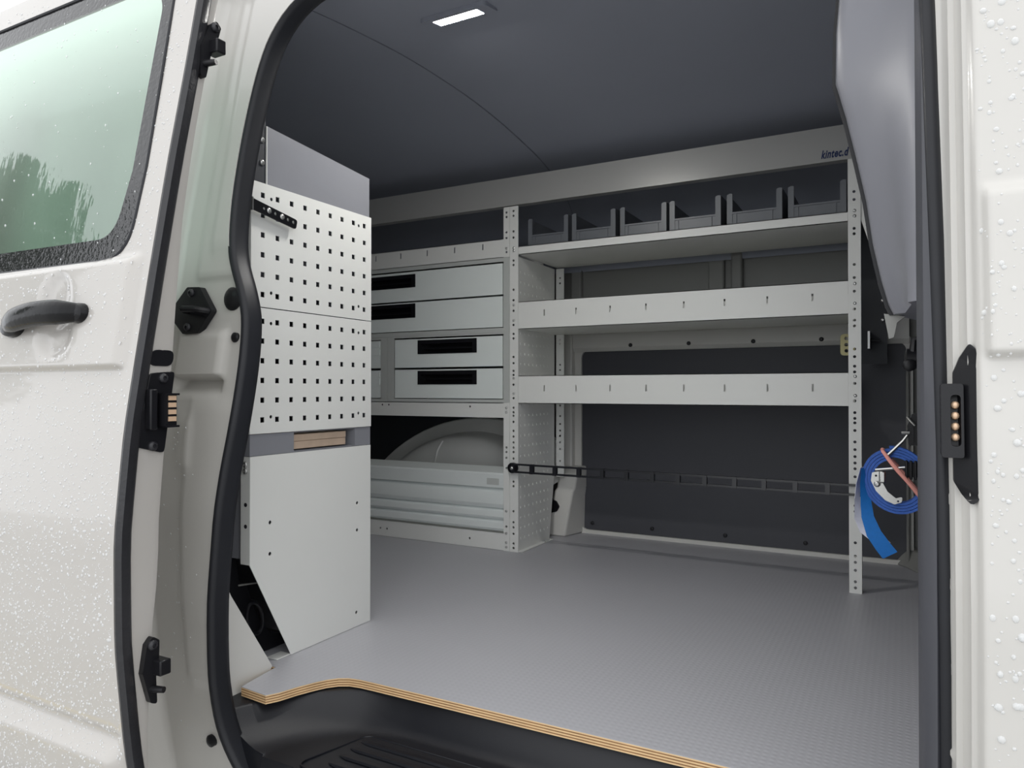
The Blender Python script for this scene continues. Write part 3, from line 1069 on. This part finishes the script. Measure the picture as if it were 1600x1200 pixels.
def pull(parent, x0, x1, z0, z1, y):
    b = MB()
    b.plate(rect(x0, x1, z0, z1), [rect(x0 + 0.014, x1 - 0.018, z0 + 0.004, z1 - 0.014)], XZ(y - 0.0025), 0.004)
    b.box(x0 + 0.002, x1 - 0.002, y + 0.030, y + 0.032, z0 + 0.001, z1 - 0.001)
    b.box(x0, x0 + 0.014, y, y + 0.03, z0, z1)
    b.box(x1 - 0.018, x1, y, y + 0.03, z0, z1)
    b.box(x0, x1, y, y + 0.03, z0, z0 + 0.004)
    b.box(x0, x1, y, y + 0.03, z1 - 0.014, z1)
    b.box(x0 + 0.014, x1 - 0.018, y + 0.012, y + 0.016, z0 + 0.018, z0 + 0.024)
    return b.build('handle', M['blackplastic'], parent, smooth=False)


def cabinet(name, label, x0, x1, z0, z1, drawers, fx0, fx1):
    t = thing(name, ((x0 + x1) / 2, 2.35, z0), label, 'drawer unit', 'drawer units in the shelving')
    b = MB()
    holes = [rect(fx0, fx1, min(d[0] for d in drawers) - 0.003, max(d[1] for d in drawers) + 0.003)]
    b.plate(rect(x0, x1, z0, z1), holes, XZ(FY - 0.001), 0.0025)
    b.box(x0, x0 + 0.002, FY + 0.0015, 2.47, z0, z1)
    b.box(x1 - 0.002, x1, FY + 0.0015, 2.47, z0, z1)
    b.box(x0, x1, FY + 0.0015, 2.47, z0, z0 + 0.002)
    b.box(x0, x1, FY + 0.0015, 2.47, z1 - 0.002, z1)
    b.box(x0, x1, 2.468, 2.47, z0, z1)
    b.build('casing', M['silver_edge'], t, smooth=False)
    for d0, d1, h in drawers:
        b = MB()
        hole = [rect(*h)] if h else []
        b.plate(rect(fx0 + 0.003, fx1 - 0.003, d0, d1), [], XZ(FY + 0.004), 0.002) if not h else b.plate(rect(fx0 + 0.003, fx1 - 0.0045, d0, d1 - 0.0025), [rect(h[0] + 0.001, h[1] - 0.001, h[2] + 0.001, h[3] - 0.001)], XZ(FY + 0.000), 0.010)
        b.box(fx0 + 0.003, fx0 + 0.005, FY + 0.010, 2.46, d0 + 0.002, d1 - 0.012)
        b.box(fx1 - 0.005, fx1 - 0.003, FY + 0.010, 2.46, d0 + 0.002, d1 - 0.012)
        b.box(fx0 + 0.003, fx1 - 0.003, FY + 0.010, 2.46, d0 + 0.002, d0 + 0.004)
        dr = b.build('drawer', M['silver'], t, smooth=False)
        if h:
            pull(dr, *h, FY)
        else:
            for k in range(2):
                b = MB()
                b.box(fx0 + 0.004, fx1 - 0.008, FY + 0.001, FY + 0.0045, d0 + 0.050 + k * 0.030, d0 + 0.074 + k * 0.026)
                b.build('front_rib', M['silver'], dr)
    return t


cabinet('drawer_unit', 'wide drawer unit with two long silver drawers under the slotted shelf', -2.25, -1.1995, 0.7605, 1.0215, [(0.8935, 1.0045, (-1.853, -1.600, 0.944, 0.993)), (0.7795, 0.8895, (-1.853, -1.600, 0.830, 0.883))], -2.233, -1.2225)
cabinet('drawer_unit', 'smaller drawer unit with two short silver drawers above the wheel arch', -1.7300, -1.1995, 0.5155, 0.7600, [(0.6430, 0.7515, (-1.588, -1.332, 0.6925, 0.744)), (0.5290, 0.6375, (-1.588, -1.332, 0.5795, 0.630))], -1.698, -1.2225)
cabinet('drawer_unit', 'plain-fronted drawer unit partly hidden behind the perforated panels', -2.25, -1.7310, 0.5155, 0.7600, [(0.6430, 0.7480, None), (0.5290, 0.6340, None)], -2.235, -1.7615)

# ------------------------------------------------------------------ storage bins
BX = [(-1.138, -0.987), (-0.973, -0.819), (-0.803, -0.650), (-0.640, -0.482), (-0.464, -0.306), (-0.290, -0.136)]
BL = ['first grey storage bin on the top shelf, next to the middle upright', 'second grey storage bin on the top shelf, counted from the middle upright', 'third grey storage bin on the top shelf, counted from the middle upright',
      'fourth grey storage bin on the top shelf, counted from the middle upright', 'fifth grey storage bin on the top shelf, counted from the middle upright', 'last grey storage bin on the top shelf, next to the end upright']


def bin_meshes(wd):
    z0, zt = 0.0, 0.094
    h = wd / 2
    dp = 0.24
    b = MB()
    b.box(-h, h, 0.004, dp, z0, z0 + 0.003)
    b.box(-h, h, dp - 0.003, dp, z0, zt)
    side = [(0.004, 0), (dp, 0), (dp, zt), (0.012, zt), (0.004, zt - 0.01)]
    for x in (-h, h - 0.003):
        b.prism(side, lambda u, v, d, x=x: (x + d, u, v), 0, 0.003)
    body = b.build('body', M['bin'], mesh_only=True)
    posts = []
    for s_ in (-1, 1):
        b = MB()
        xa, xb = sorted((s_ * h, s_ * (h - 0.016)))
        b.prism([(xa, 0.0), (xb, 0.0), (xb, zt - 0.002), ((xa + xb) / 2, zt), (xa, zt - 0.004)], XZ(0.0), 0, 0.008)
        posts.append(b.build('front_post', M['bin'], mesh_only=True))
    b = MB()
    b.box(-h + 0.016, h - 0.016, 0.002, 0.006, 0.002, 0.036)
    b.box(-h + 0.016, h - 0.016, -0.001, 0.008, 0.032, 0.037)
    b.box(-h + 0.026, -h + 0.028, -0.001, 0.004, 0.004, 0.032)
    b.box(h - 0.028, h - 0.026, -0.001, 0.004, 0.004, 0.032)
    lip = b.build('front_lip', M['bin'], mesh_only=True)
    return body, posts[0], posts[1], lip


proto = bin_meshes(0.154)
for (x0, x1), lb in zip(BX, BL):
    t = thing('storage_bin', ((x0 + x1) / 2, FY + 0.022, 1.0570), lb, 'bin', 'storage bins on the top shelf')
    for nm, me_ in zip(('body', 'front_post', 'front_post', 'front_lip'), proto):
        inst(nm, me_, t, t.location, None, ((x1 - x0) / 0.154, 1, 1))

# ------------------------------------------------------------------ black link belt
belt = thing('link_belt', (-0.64, 2.19, 0.27), 'black plastic link belt stretched low across the open shelving bay', 'belt')
JX = [-1.178, -1.105, -1.019, -0.933, -0.851, -0.769, -0.685, -0.604, -0.523, -0.436, -0.353, -0.268, -0.184, -0.099]
b = MB()
b.box(-0.5, 0.5, 2.183, 2.193, 0.0100, 0.0160)
b.box(-0.5, 0.5, 2.183, 2.193, -0.0160, -0.0100)
for s_ in (-1, 1):
    b.box(s_ * 0.5 - 0.075, s_ * 0.5 + 0.075, 2.180, 2.194, -0.0165, 0.0165)
b.v = [(x, y - 2.19, z_) for x, y, z_ in b.v]
lm = b.build('link', M['belt'], mesh_only=True)
for i in range(13):
    xa, xb = JX[i], JX[i + 1]
    zc = 0.291 - 0.006 * (i + 0.5) / 13
    inst('link', lm, belt, ((xa + xb) / 2, 2.19 - 0.001 * (i % 2), zc), (0, 0.0045, 0), (xb - xa, 1, 1))
b = MB()
b.disc((-1.181, 2.197, 0.291), (0, -1, 0), 0.018, 0.013, 16)
b.build('end_eye', M['blackplastic'], belt)
b = MB()
b.disc((-0.097, 2.197, 0.284), (0, -1, 0), 0.016, 0.013, 16)
b.build('end_eye', M['blackplastic'], belt)
for x, zz in ((-1.180, 0.291), (-0.107, 0.2845)):
    inst('screw', SCREW, belt, (x, 2.181, zz), R_FRONT)

# yellow zinc plate and bolt beside the end upright
pz = thing('anchor_plate', (-0.14, 2.58, 0.71), 'small yellow zinc plate with three holes behind the end upright', 'plate')
b = MB()
b.plate(rpoly(rect(-0.178, -0.135, 0.672, 0.742), 0.012), [circ(-0.160, q, 0.006) for q in (0.687, 0.707, 0.727)], XZ(2.588), 0.003)
b.build('plate', M['zincyellow'], pz)
bt = thing('eye_bolt', (-0.09, 2.52, 0.71), 'small steel bolt with washer beside the end upright', 'bolt')
b = MB()
b.box(-0.092, -0.086, 2.44, 2.50, 0.685, 0.738)
b.build('washer', M['screw'], bt)
b = MB()
b.tube([(-0.086, 2.47, 0.712), (-0.06, 2.47, 0.712)], [0.006, 0.005], 8)
b.build('thread', M['dark_screw'], bt)

# ------------------------------------------------------------------ tension strap on the bulkhead
stp = thing('tension_strap', (-0.013, 1.6, 0.383), 'rolled blue tension strap with metal buckle hanging by the front pillar', 'strap')
b = MB()
turns, npt = 4.0, 150
inner, outer_ = [], []
th_ = 0.0047
for k in range(npt + 1):
    t = k / npt
    a = math.radians(100) + 2 * math.pi * turns * t
    r = 0.041 + 0.021 * t
    rx = r * (0.98 + 0.05 * math.cos(2 * (a - 2.4)))
    rz = r * (1.04 + 0.05 * math.cos(2 * (a - 2.4)))
    p = Vector((-0.012 + rx * math.cos(a), 0, 0.383 + rz * math.sin(a)))
    nrm = Vector((math.cos(a), 0, math.sin(a)))
    outer_.append(p + nrm * th_ / 2)
    inner.append(p - nrm * th_ / 2)
y0, y1 = 1.588, 1.613
rings = []
for p, q in zip(outer_, inner):
    rings.append([(p.x, y0, p.z), (p.x, y1, p.z), (q.x, y1, q.z), (q.x, y0, q.z)])
b.loft(rings)
b.build('webbing_coil', M['blue'], stp)


def ribbon(name, path, wvec, th, m, parent):
    b = MB()
    rs = []
    for (p, w_), (x_, nn) in zip(path, [(0, 0)] * len(path)):
        p = Vector(p)
        w_ = Vector(w_)
        nn = Vector((0, -1, 0)) if abs(w_.normalized().y) < 0.8 else Vector((-1, 0, 0))
        rs.append([p - w_ - nn * th / 2, p + w_ - nn * th / 2, p + w_ + nn * th / 2, p - w_ + nn * th / 2])
    b.loft(rs)
    return b.build(name, m, parent)


ribbon('strap_tail', [((-0.066, 1.592, 0.405), (0.005, 0.012, 0)), ((-0.066, 1.588, 0.375), (0.008, 0.008, 0)), ((-0.064, 1.586, 0.340), (0.0095, 0.004, 0)), ((-0.061, 1.585, 0.310), (0.011, 0, 0.002)), ((-0.050, 1.584, 0.278), (0.0125, 0, 0.006)),
                      ((-0.034, 1.584, 0.254), (0.0125, 0, 0.0075)), ((-0.022, 1.585, 0.2385), (0.0125, 0, 0.008))], None, 0.0018, M['bluetail'], stp)
ribbon('strap_label', [((-0.072, 1.600, 0.405), (0.002, 0.012, 0)), ((-0.078, 1.596, 0.375), (0.003, 0.010, 0)), ((-0.080, 1.594, 0.345), (0.004, 0.008, 0)), ((-0.078, 1.593, 0.305), (0.007, 0.003, 0.001)), ((-0.064, 1.594, 0.282), (0.011, 0, 0.005)), ((-0.040, 1.595, 0.263), (0.009, 0, 0.007)),
                       ((-0.027, 1.595, 0.254), (0.006, 0, 0.007))], None, 0.0008, M['label'], stp)
b = MB()
b.plate(rpoly([(-0.053, 0.398), (-0.040, 0.401), (-0.034, 0.378), (-0.026, 0.362), (-0.012, 0.350), (0.000, 0.354), (-0.002, 0.343), (-0.014, 0.338), (-0.030, 0.345), (-0.046, 0.362), (-0.055, 0.382)], 0.003, 3), [circ(-0.046, 0.392, 0.0022), circ(-0.008, 0.3445, 0.002)], XZ(1.582), 0.003)
bk = b.build('buckle_plate', M['chrome'], stp)
bk['label'] = 'bright metal buckle plate'
inst('rivet', SCREW, bk, (-0.044, 1.582, 0.376), R_FRONT)
b = MB()
b.box(-0.041, -0.029, 1.578, 1.600, 0.378, 0.402)
o = b.build('cam_roller', M['chrome'], bk, bevel=0.003)
b = MB()
b.tube([(-0.047, 1.582, 0.4035), (-0.006, 1.578, 0.4095), (0.004, 1.578, 0.411)], 0.0028, 8)
b.build('buckle_bar', M['chrome'], stp)
b = MB()
b.tube([(-0.030, 1.583, 0.428), (-0.022, 1.585, 0.436), (0.000, 1.59, 0.460), (0.008, 1.592, 0.472)], [0.0045, 0.0035, 0.003, 0.0025], 8)
b.build('hook_rod', M['chrome'], stp)
b = MB()
for k in range(5):
    b.box(0.004 + k * 0.0075, 0.009 + k * 0.0075, 1.575, 1.612, 0.388, 0.424)
b.box(0.004, 0.040, 1.583, 1.61, 0.392, 0.420)
b.build('ridged_grip', M['blackplastic'], stp, bevel=0.0015)

rbn = MB()
pts = [(-0.0335, 1.580, 0.440), (-0.022, 1.572, 0.4235), (-0.008, 1.570, 0.405), (0.008, 1.571, 0.385), (0.020, 1.574, 0.370), (0.0285, 1.580, 0.358), (0.030, 1.60, 0.356), (0.0285, 1.620, 0.358), (-0.002, 1.622, 0.399), (-0.0335, 1.620, 0.440), (-0.035, 1.60, 0.442)]
rbn.tube(pts, [0.0034, 0.0038, 0.0042, 0.0036, 0.0042, 0.0048, 0.004, 0.004, 0.004, 0.004, 0.004], 8, True)
tag(rbn.build('rubber_band', M['pink']), 'pink rubber band stretched around the rolled blue strap', 'rubber band')

# black tie-down on the bulkhead holding the strap
td = thing('tie_down', (0.035, 1.62, 0.48), 'black slotted tie-down with steel ring on the bulkhead above the blue strap', 'tie-down')
b = MB()
b.prism(rpoly([(0.010, 0.452), (0.050, 0.452), (0.050, 0.52), (0.016, 0.512), (0.008, 0.49)], 0.004, 3), XZ(1.60), 0, 0.03)
for k in range(3):
    b.box(0.014 + 0.011 * k, 0.019 + 0.011 * k, 1.594, 1.604, 0.457, 0.492)
b.build('bracket', M['blackplastic'], td)
b = MB()
b.tube([(0.008, 1.592, 0.508), (0.013, 1.590, 0.501), (0.021, 1.592, 0.4915)], 0.0026, 8)
b.tube([(-0.002, 1.592, 0.477), (0.012, 1.592, 0.477)], 0.0035, 8)
b.build('steel_ring', M['chrome'], td)
kb = thing('latch_knob', (0.0, 1.6, 0.62), 'black latch knob on the dark bulkhead under the pillar trim', 'knob')
b = MB()
b.disc((0.03, 1.6, 0.62), (-1, 0, 0), 0.020, 0.022, 14, 0.004)
b.disc((0.012, 1.585, 0.607), (0, -1, 0), 0.012, 0.01, 12, 0.003)
b.build('knob', M['blackplastic'], kb)
b = MB()
b.tube([(0.045, 1.60, 0.665), (0.020, 1.595, 0.655), (0.018, 1.592, 0.63)], 0.007, 8)
b.build('lever', M['blackplastic'], kb)

# ------------------------------------------------------------------ sliding door, slid back along the body
DX = -0.965
WIN = rpoly([(-1.75, 0.764), (-1.023, 0.757), (-1.012, 0.90), (-1.022, 1.20), (-1.05, 1.262), (-1.75, 1.272)], [0.05, 0.065, 0, 0.06, 0.03, 0.05], 8)
PANE = rpoly([(-1.705, 0.802), (-1.067, 0.794), (-1.048, 0.90), (-1.050, 1.18), (-1.075, 1.228), (-1.705, 1.230)], [0.04, 0.05, 0, 0.05, 0.03, 0.04], 8)


def door_detail(x, z):
    d = crease(z) * (ss(-0.982, -0.998, x) if z > 0.3 else ss(-0.966, -0.985, x))
    # scalloped hollows behind the handle
    for cx, cz, rx, rz, dp in ((-1.172, 0.700, 0.040, 0.050, 0.007), (-1.158, 0.648, 0.046, 0.045, 0.009)):
        q = ((x - cx) / rx) ** 2 + ((z - cz) / rz) ** 2
        d += dp * ss(1.0, 0.45, q)
    return d


ex = []
for z in sorted([q for q in np.arange(-0.27, 1.31, 0.009) if min(abs(q - f) for f in FINE) > 0.0018] + FINE):
    for x in np.arange(-1.60, DX, 0.011):
        if not inpoly(x, z, WIN):
            ex.append((x, z))
b = MB()
DOUT = rpoly([(-2.0, -0.28), (DX, -0.28), (DX, 1.32), (-2.0, 1.32)], [0.03, 0.02, 0.02, 0.03])
edge = [(DX, z) for z in np.arange(-0.26, 1.30, 0.03)]
DOUT = [(-2.0, -0.28), (DX, -0.28)] + edge + [(DX, 1.32), (-2.0, 1.32)]
b.plate(DOUT, [WIN], lambda u, v, d: (u, Dz(v) + door_detail(u, v) + (d if d == 0 else d), v), 0.006, ex)
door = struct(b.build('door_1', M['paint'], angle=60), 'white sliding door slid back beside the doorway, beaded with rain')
# edge face and inner panel
b = MB()
rings = []
for z in np.arange(-0.28, 1.321, 0.05):
    D = Dz(z)
    e = float(np.interp(z, [-0.1, 0.02, 0.14, 0.30, 0.47, 0.60, 0.70, 0.82, 0.96, 1.10], [0.03, 0.036, 0.054, 0.074, 0.072, 0.066, 0.056, 0.046, 0.042, 0.042]))
    rings.append([(DX - 0.010, D + 0.006, z), (DX - 0.001, D + 0.010, z), (DX, D + e - 0.012, z), (DX - 0.003, D + e - 0.003, z), (DX - 0.016, D + e, z), (DX - 0.05, D + e + 0.002, z), (DX - 0.05, D + 0.006, z)])
b.loft(rings)
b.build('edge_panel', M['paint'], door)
b = MB()
for x0, x1, z0, z1 in ((-2.0, -1.74, -0.26, 1.31), (-1.03, DX - 0.045, -0.26, 1.31), (-1.74, -1.03, -0.26, 0.77), (-1.74, -1.03, 1.26, 1.31)):
    b.loft([[(x0, Dz(q) + 0.030, q), (x1, Dz(q) + 0.030, q), (x1, Dz(q) + 0.036, q), (x0, Dz(q) + 0.036, q)] for q in np.linspace(z0, z1, 24)])
b.build('inner_panel', M['paint_in'], door)
# seal strip along the edge
b = MB()
rings = []
for z in np.arange(-0.28, 1.321, 0.04):
    D = Dz(z)
    rings.append([(DX - 0.002, D + 0.001, z), (DX + 0.004, D - 0.0005, z), (DX + 0.009, D + 0.006, z), (DX + 0.008, D + 0.018, z), (DX + 0.003, D + 0.024, z), (DX - 0.002, D + 0.024, z)])
b.loft(rings)
b.build('edge_seal', M['wetrubber'], door)
# window
wdw = MB()
wdw.plate(WIN, [PANE], lambda u, v, d: (u, Dz(v) + 0.001 + d, v), 0.003, [(x, z) for x, z in [(-1.03, q) for q in np.arange(0.80, 1.2, 0.03)] + [(q, 0.78) for q in np.arange(-1.7, -1.05, 0.05)] + [(q, 1.25) for q in np.arange(-1.7, -1.08, 0.05)] + [(-1.73, q) for q in np.arange(0.8, 1.25, 0.03)]])
wf = wdw.build('window_border', M['frit'], door)
wf['label'] = 'black glass border'
wdw = MB()
wdw.plate(PANE, [], lambda u, v, d: (u, Dz(v) + 0.001, v), 0, [(x, z) for x in np.arange(-1.68, -1.08, 0.05) for z in np.arange(0.82, 1.22, 0.03)])
pn = wdw.build('window_pane', M['glass'], door, angle=80, recalc=False)
pn['label'] = 'pale green window glass'
b = MB()
b.tube([(x, Dz(z) + 0.0005, z) for x, z in WIN], 0.003, 6, True)
b.build('window_gasket', M['rubber'], door)
# handle
hd_ = MB()
pts, rad = [], []
for k in range(15):
    t = k / 14
    x = -1.288 + t * 0.200
    bow = math.sin(math.pi * min(1, max(0, t)))
    zc = 0.664 + 0.012 * t + 0.007 * bow
    pts.append((x, Dz(zc) - 0.012 - 0.020 * bow ** 0.5, zc))
    rad.append(0.0135 + 0.006 * min(1, bow * 1.6))
hd_.tube(pts, rad, 14, False, 0.62)
hh = hd_.build('door_handle', M['handle'], door)
hh['label'] = 'wet black bow handle'
for x, zz, rx in ((-1.272, 0.660, 0.030), (-1.098, 0.676, 0.022)):
    b = MB()
    ring = lambda s_, y: [(x + rx * s_ * math.cos(2 * math.pi * k / 16), Dz(zz) - 0.009 - y, zz + 0.016 * s_ * math.sin(2 * math.pi * k / 16)) for k in range(16)]
    b.loft([ring(1, -0.012), ring(1, 0.004), ring(0.85, 0.012), ring(0.4, 0.015)])
    b.build('handle_base', M['handle'], hh)
# edge fittings
def edge_fn(x0):
    return lambda u, v, d: (x0 - d, u + Dz(v), v)


b = MB()
b.plate(rpoly(rect(0.0235, 0.061, 0.595, 0.619), 0.011), [], edge_fn(DX + 0.002), 0.004)
b.build('edge_plug', M['blackplastic'], door, bevel=0.001)
b = MB()
b.plate(rpoly([(0.020, 0.478), (0.066, 0.466), (0.066, 0.588), (0.026, 0.584)], 0.006, 3), [], edge_fn(DX + 0.003), 0.006)
cp = b.build('contact_plate', M['blackplastic'], door, bevel=0.001)
b = MB()
b.box(DX, DX + 0.016, Dz(0.53) + 0.026, Dz(0.53) + 0.038, 0.502, 0.561)
b.build('guard', M['blackplastic'], cp, bevel=0.002)
b = MB()
b.box(DX, DX + 0.022, Dz(0.53) + 0.044, Dz(0.53) + 0.064, 0.507, 0.553)
b.box(DX, DX + 0.026, Dz(0.53) + 0.046, Dz(0.53) + 0.066, 0.552, 0.555)
b.box(DX, DX + 0.026, Dz(0.53) + 0.046, Dz(0.53) + 0.066, 0.505, 0.508)
b.build('contact_block', M['blackplastic'], cp)
for k in range(4):
    b = MB()
    zz = 0.514 + 0.0102 * k
    b.box(DX + 0.022, DX + 0.024, Dz(0.53) + 0.050, Dz(0.53) + 0.062, zz, zz + 0.0068)
    b.build('contact_pad', M['copper'], cp)
for zz, yy in ((0.577, 0.047), (0.478, 0.045)):
    inst('screw', DSCREW, cp, (DX + 0.003, Dz(zz) + yy, zz), R_X)


def guide(zt, name, yo, label):
    b = MB()
    D = lambda z: Dz(z) + yo
    b.plate(rpoly([(0.0, zt - 0.095), (0.010, zt - 0.100), (0.012, zt - 0.06), (0.018, zt - 0.045), (0.022, zt - 0.008), (0.012, zt), (0.002, zt - 0.01), (-0.008, zt - 0.05)], 0.004, 3), [], lambda u, v, d: (DX + 0.010 - d, u + D(v), v), 0.010)
    o = b.build(name, M['blackplastic'], door, bevel=0.0015)
    o['label'] = label
    b = MB()
    b.box(DX, DX + 0.026, D(zt - 0.05) + 0.008, D(zt - 0.05) + 0.026, zt - 0.056, zt - 0.034)
    b.build('guide_block', M['blackplastic'], o, bevel=0.002)
    b = MB()
    b.tube([(DX, D(zt - 0.075) + 0.002, zt - 0.076), (DX + 0.028, D(zt - 0.075) + 0.010, zt - 0.075)], [0.006, 0.0045], 10)
    b.build('guide_pin', M['blackplastic'], o)
    inst('screw', DSCREW, o, (DX + 0.010, D(zt - 0.01) + 0.010, zt - 0.012), R_X)


guide(0.203, 'lower_guide', 0.040, 'black guide with peg near the foot of the door')
guide(1.145, 'upper_guide', 0.022, 'black guide with peg near the head of the door')

# ------------------------------------------------------------------ rain drops
def drops(name, spots, fy, fn_r, label):
    V, F = [], []
    n = 7
    for x, z in spots:
        r = fn_r()
        y = fy(x, z)
        h = r * random.uniform(0.45, 0.65)
        el = random.uniform(0.9, 1.35)
        o = len(V)
        for rr, hh in ((1.0, 0.0), (0.86, 0.55), (0.5, 0.9)):
            for k in range(n):
                a = 2 * math.pi * k / n
                V.append((x + r * rr * math.cos(a), y - h * hh, z + r * rr * el * math.sin(a)))
        V.append((x, y - h, z))
        for q in range(2):
            for k in range(n):
                j = (k + 1) % n
                F.append((o + q * n + k, o + q * n + j, o + (q + 1) * n + j, o + (q + 1) * n + k))
        for k in range(n):
            F.append((o + 2 * n + k, o + 2 * n + (k + 1) % n, o + 3 * n))
    b = MB()
    b.v, b.f = V, F
    o = b.build(name, M['water'], angle=180, recalc=False)
    return tag(o, label, 'rain drops', None, 'stuff')


sp_ = []
while len(sp_) < 8500:
    x, z = random.uniform(-1.55, DX - 0.004), random.uniform(-0.1, 1.30)
    if inpoly(x, z, WIN) and random.random() < 0.93:
        continue
    if random.random() > ss(0.75, 0.25, z) * 0.6 + 0.4:
        continue
    if 0.625 < z < 0.705 and -1.30 < x < -1.08 and random.random() < 0.7:
        continue
    sp_.append((x, z))
drops('rain_drops', sp_, lambda x, z: Dz(z) + (0.0008 if inpoly(x, z, WIN) else door_detail(x, z)), lambda: 0.0007 + 0.0016 * random.random() ** 2.2, 'fine rain drops beaded over the white sliding door')
sp_ = []
while len(sp_) < 6000:
    x, z = random.uniform(0.068, 0.60), random.uniform(-0.05, 1.25)
    sp_.append((x, z))
drops('rain_drops', sp_, lambda x, z: Bz(z) + body_off(x, z), lambda: 0.0009 + 0.0030 * random.random() ** 2.6, 'larger rain drops on the white panel ahead of the front pillar')
sp_ = []
while len(sp_) < 60:
    x, z = random.uniform(-1.19, -1.07), random.uniform(-0.08, 0.5)
    if not inpoly(x - 0.01, z, SP) and x < -1.075:
        sp_.append((x, z))
drops('rain_drops', sp_, lambda x, z: Bz(z) + body_off(x, z), lambda: 0.0007 + 0.001 * random.random(), 'sparse rain drops on the white pillar between door and seal')

# ------------------------------------------------------------------ trees across the yard (mirrored in the door window)
def tree(x, y, h, label, sd):
    rnd = random.Random(sd)
    t = thing('tree', (x, y, -0.62), label, 'tree')
    b = MB()
    b.tube([(x, y, -0.62), (x + 0.1, y, 0.8), (x - 0.05, y + 0.1, h * 0.7)], [0.16, 0.12, 0.05], 8)
    b.build('trunk', M['bark'], t)
    V, F = [], []
    for _ in range(5200):
        a = rnd.uniform(0, 2 * math.pi)
        u = rnd.random() ** 0.5
        zz = rnd.random() ** 0.8
        rr = (0.15 + 1.1 * math.sin(math.pi * min(1, 0.2 + zz * 0.78))) * u
        p = Vector((x + rr * math.cos(a), y + rr * math.sin(a), -0.62 + (0.35 + 0.65 * zz) * h))
        d = Vector((rnd.gauss(0, 1), rnd.gauss(0, 1), rnd.gauss(0, 1))).normalized() * 0.12
        e = d.orthogonal().normalized() * 0.045
        o = len(V)
        V += [p - d, p + e, p + d, p - e]
        F.append((o, o + 1, o + 2, o + 3))
    b = MB()
    b.add(V, F)
    o = b.build('foliage', M['leaf'], t, smooth=False, recalc=False)
    o['kind'] = 'stuff'


tree(-16.4, -5.0, 8.7, 'tall green tree mirrored in the door window', 1)
tree(-19.6, -7.5, 10.2, 'second tall tree mirrored beside the first in the door window', 2)
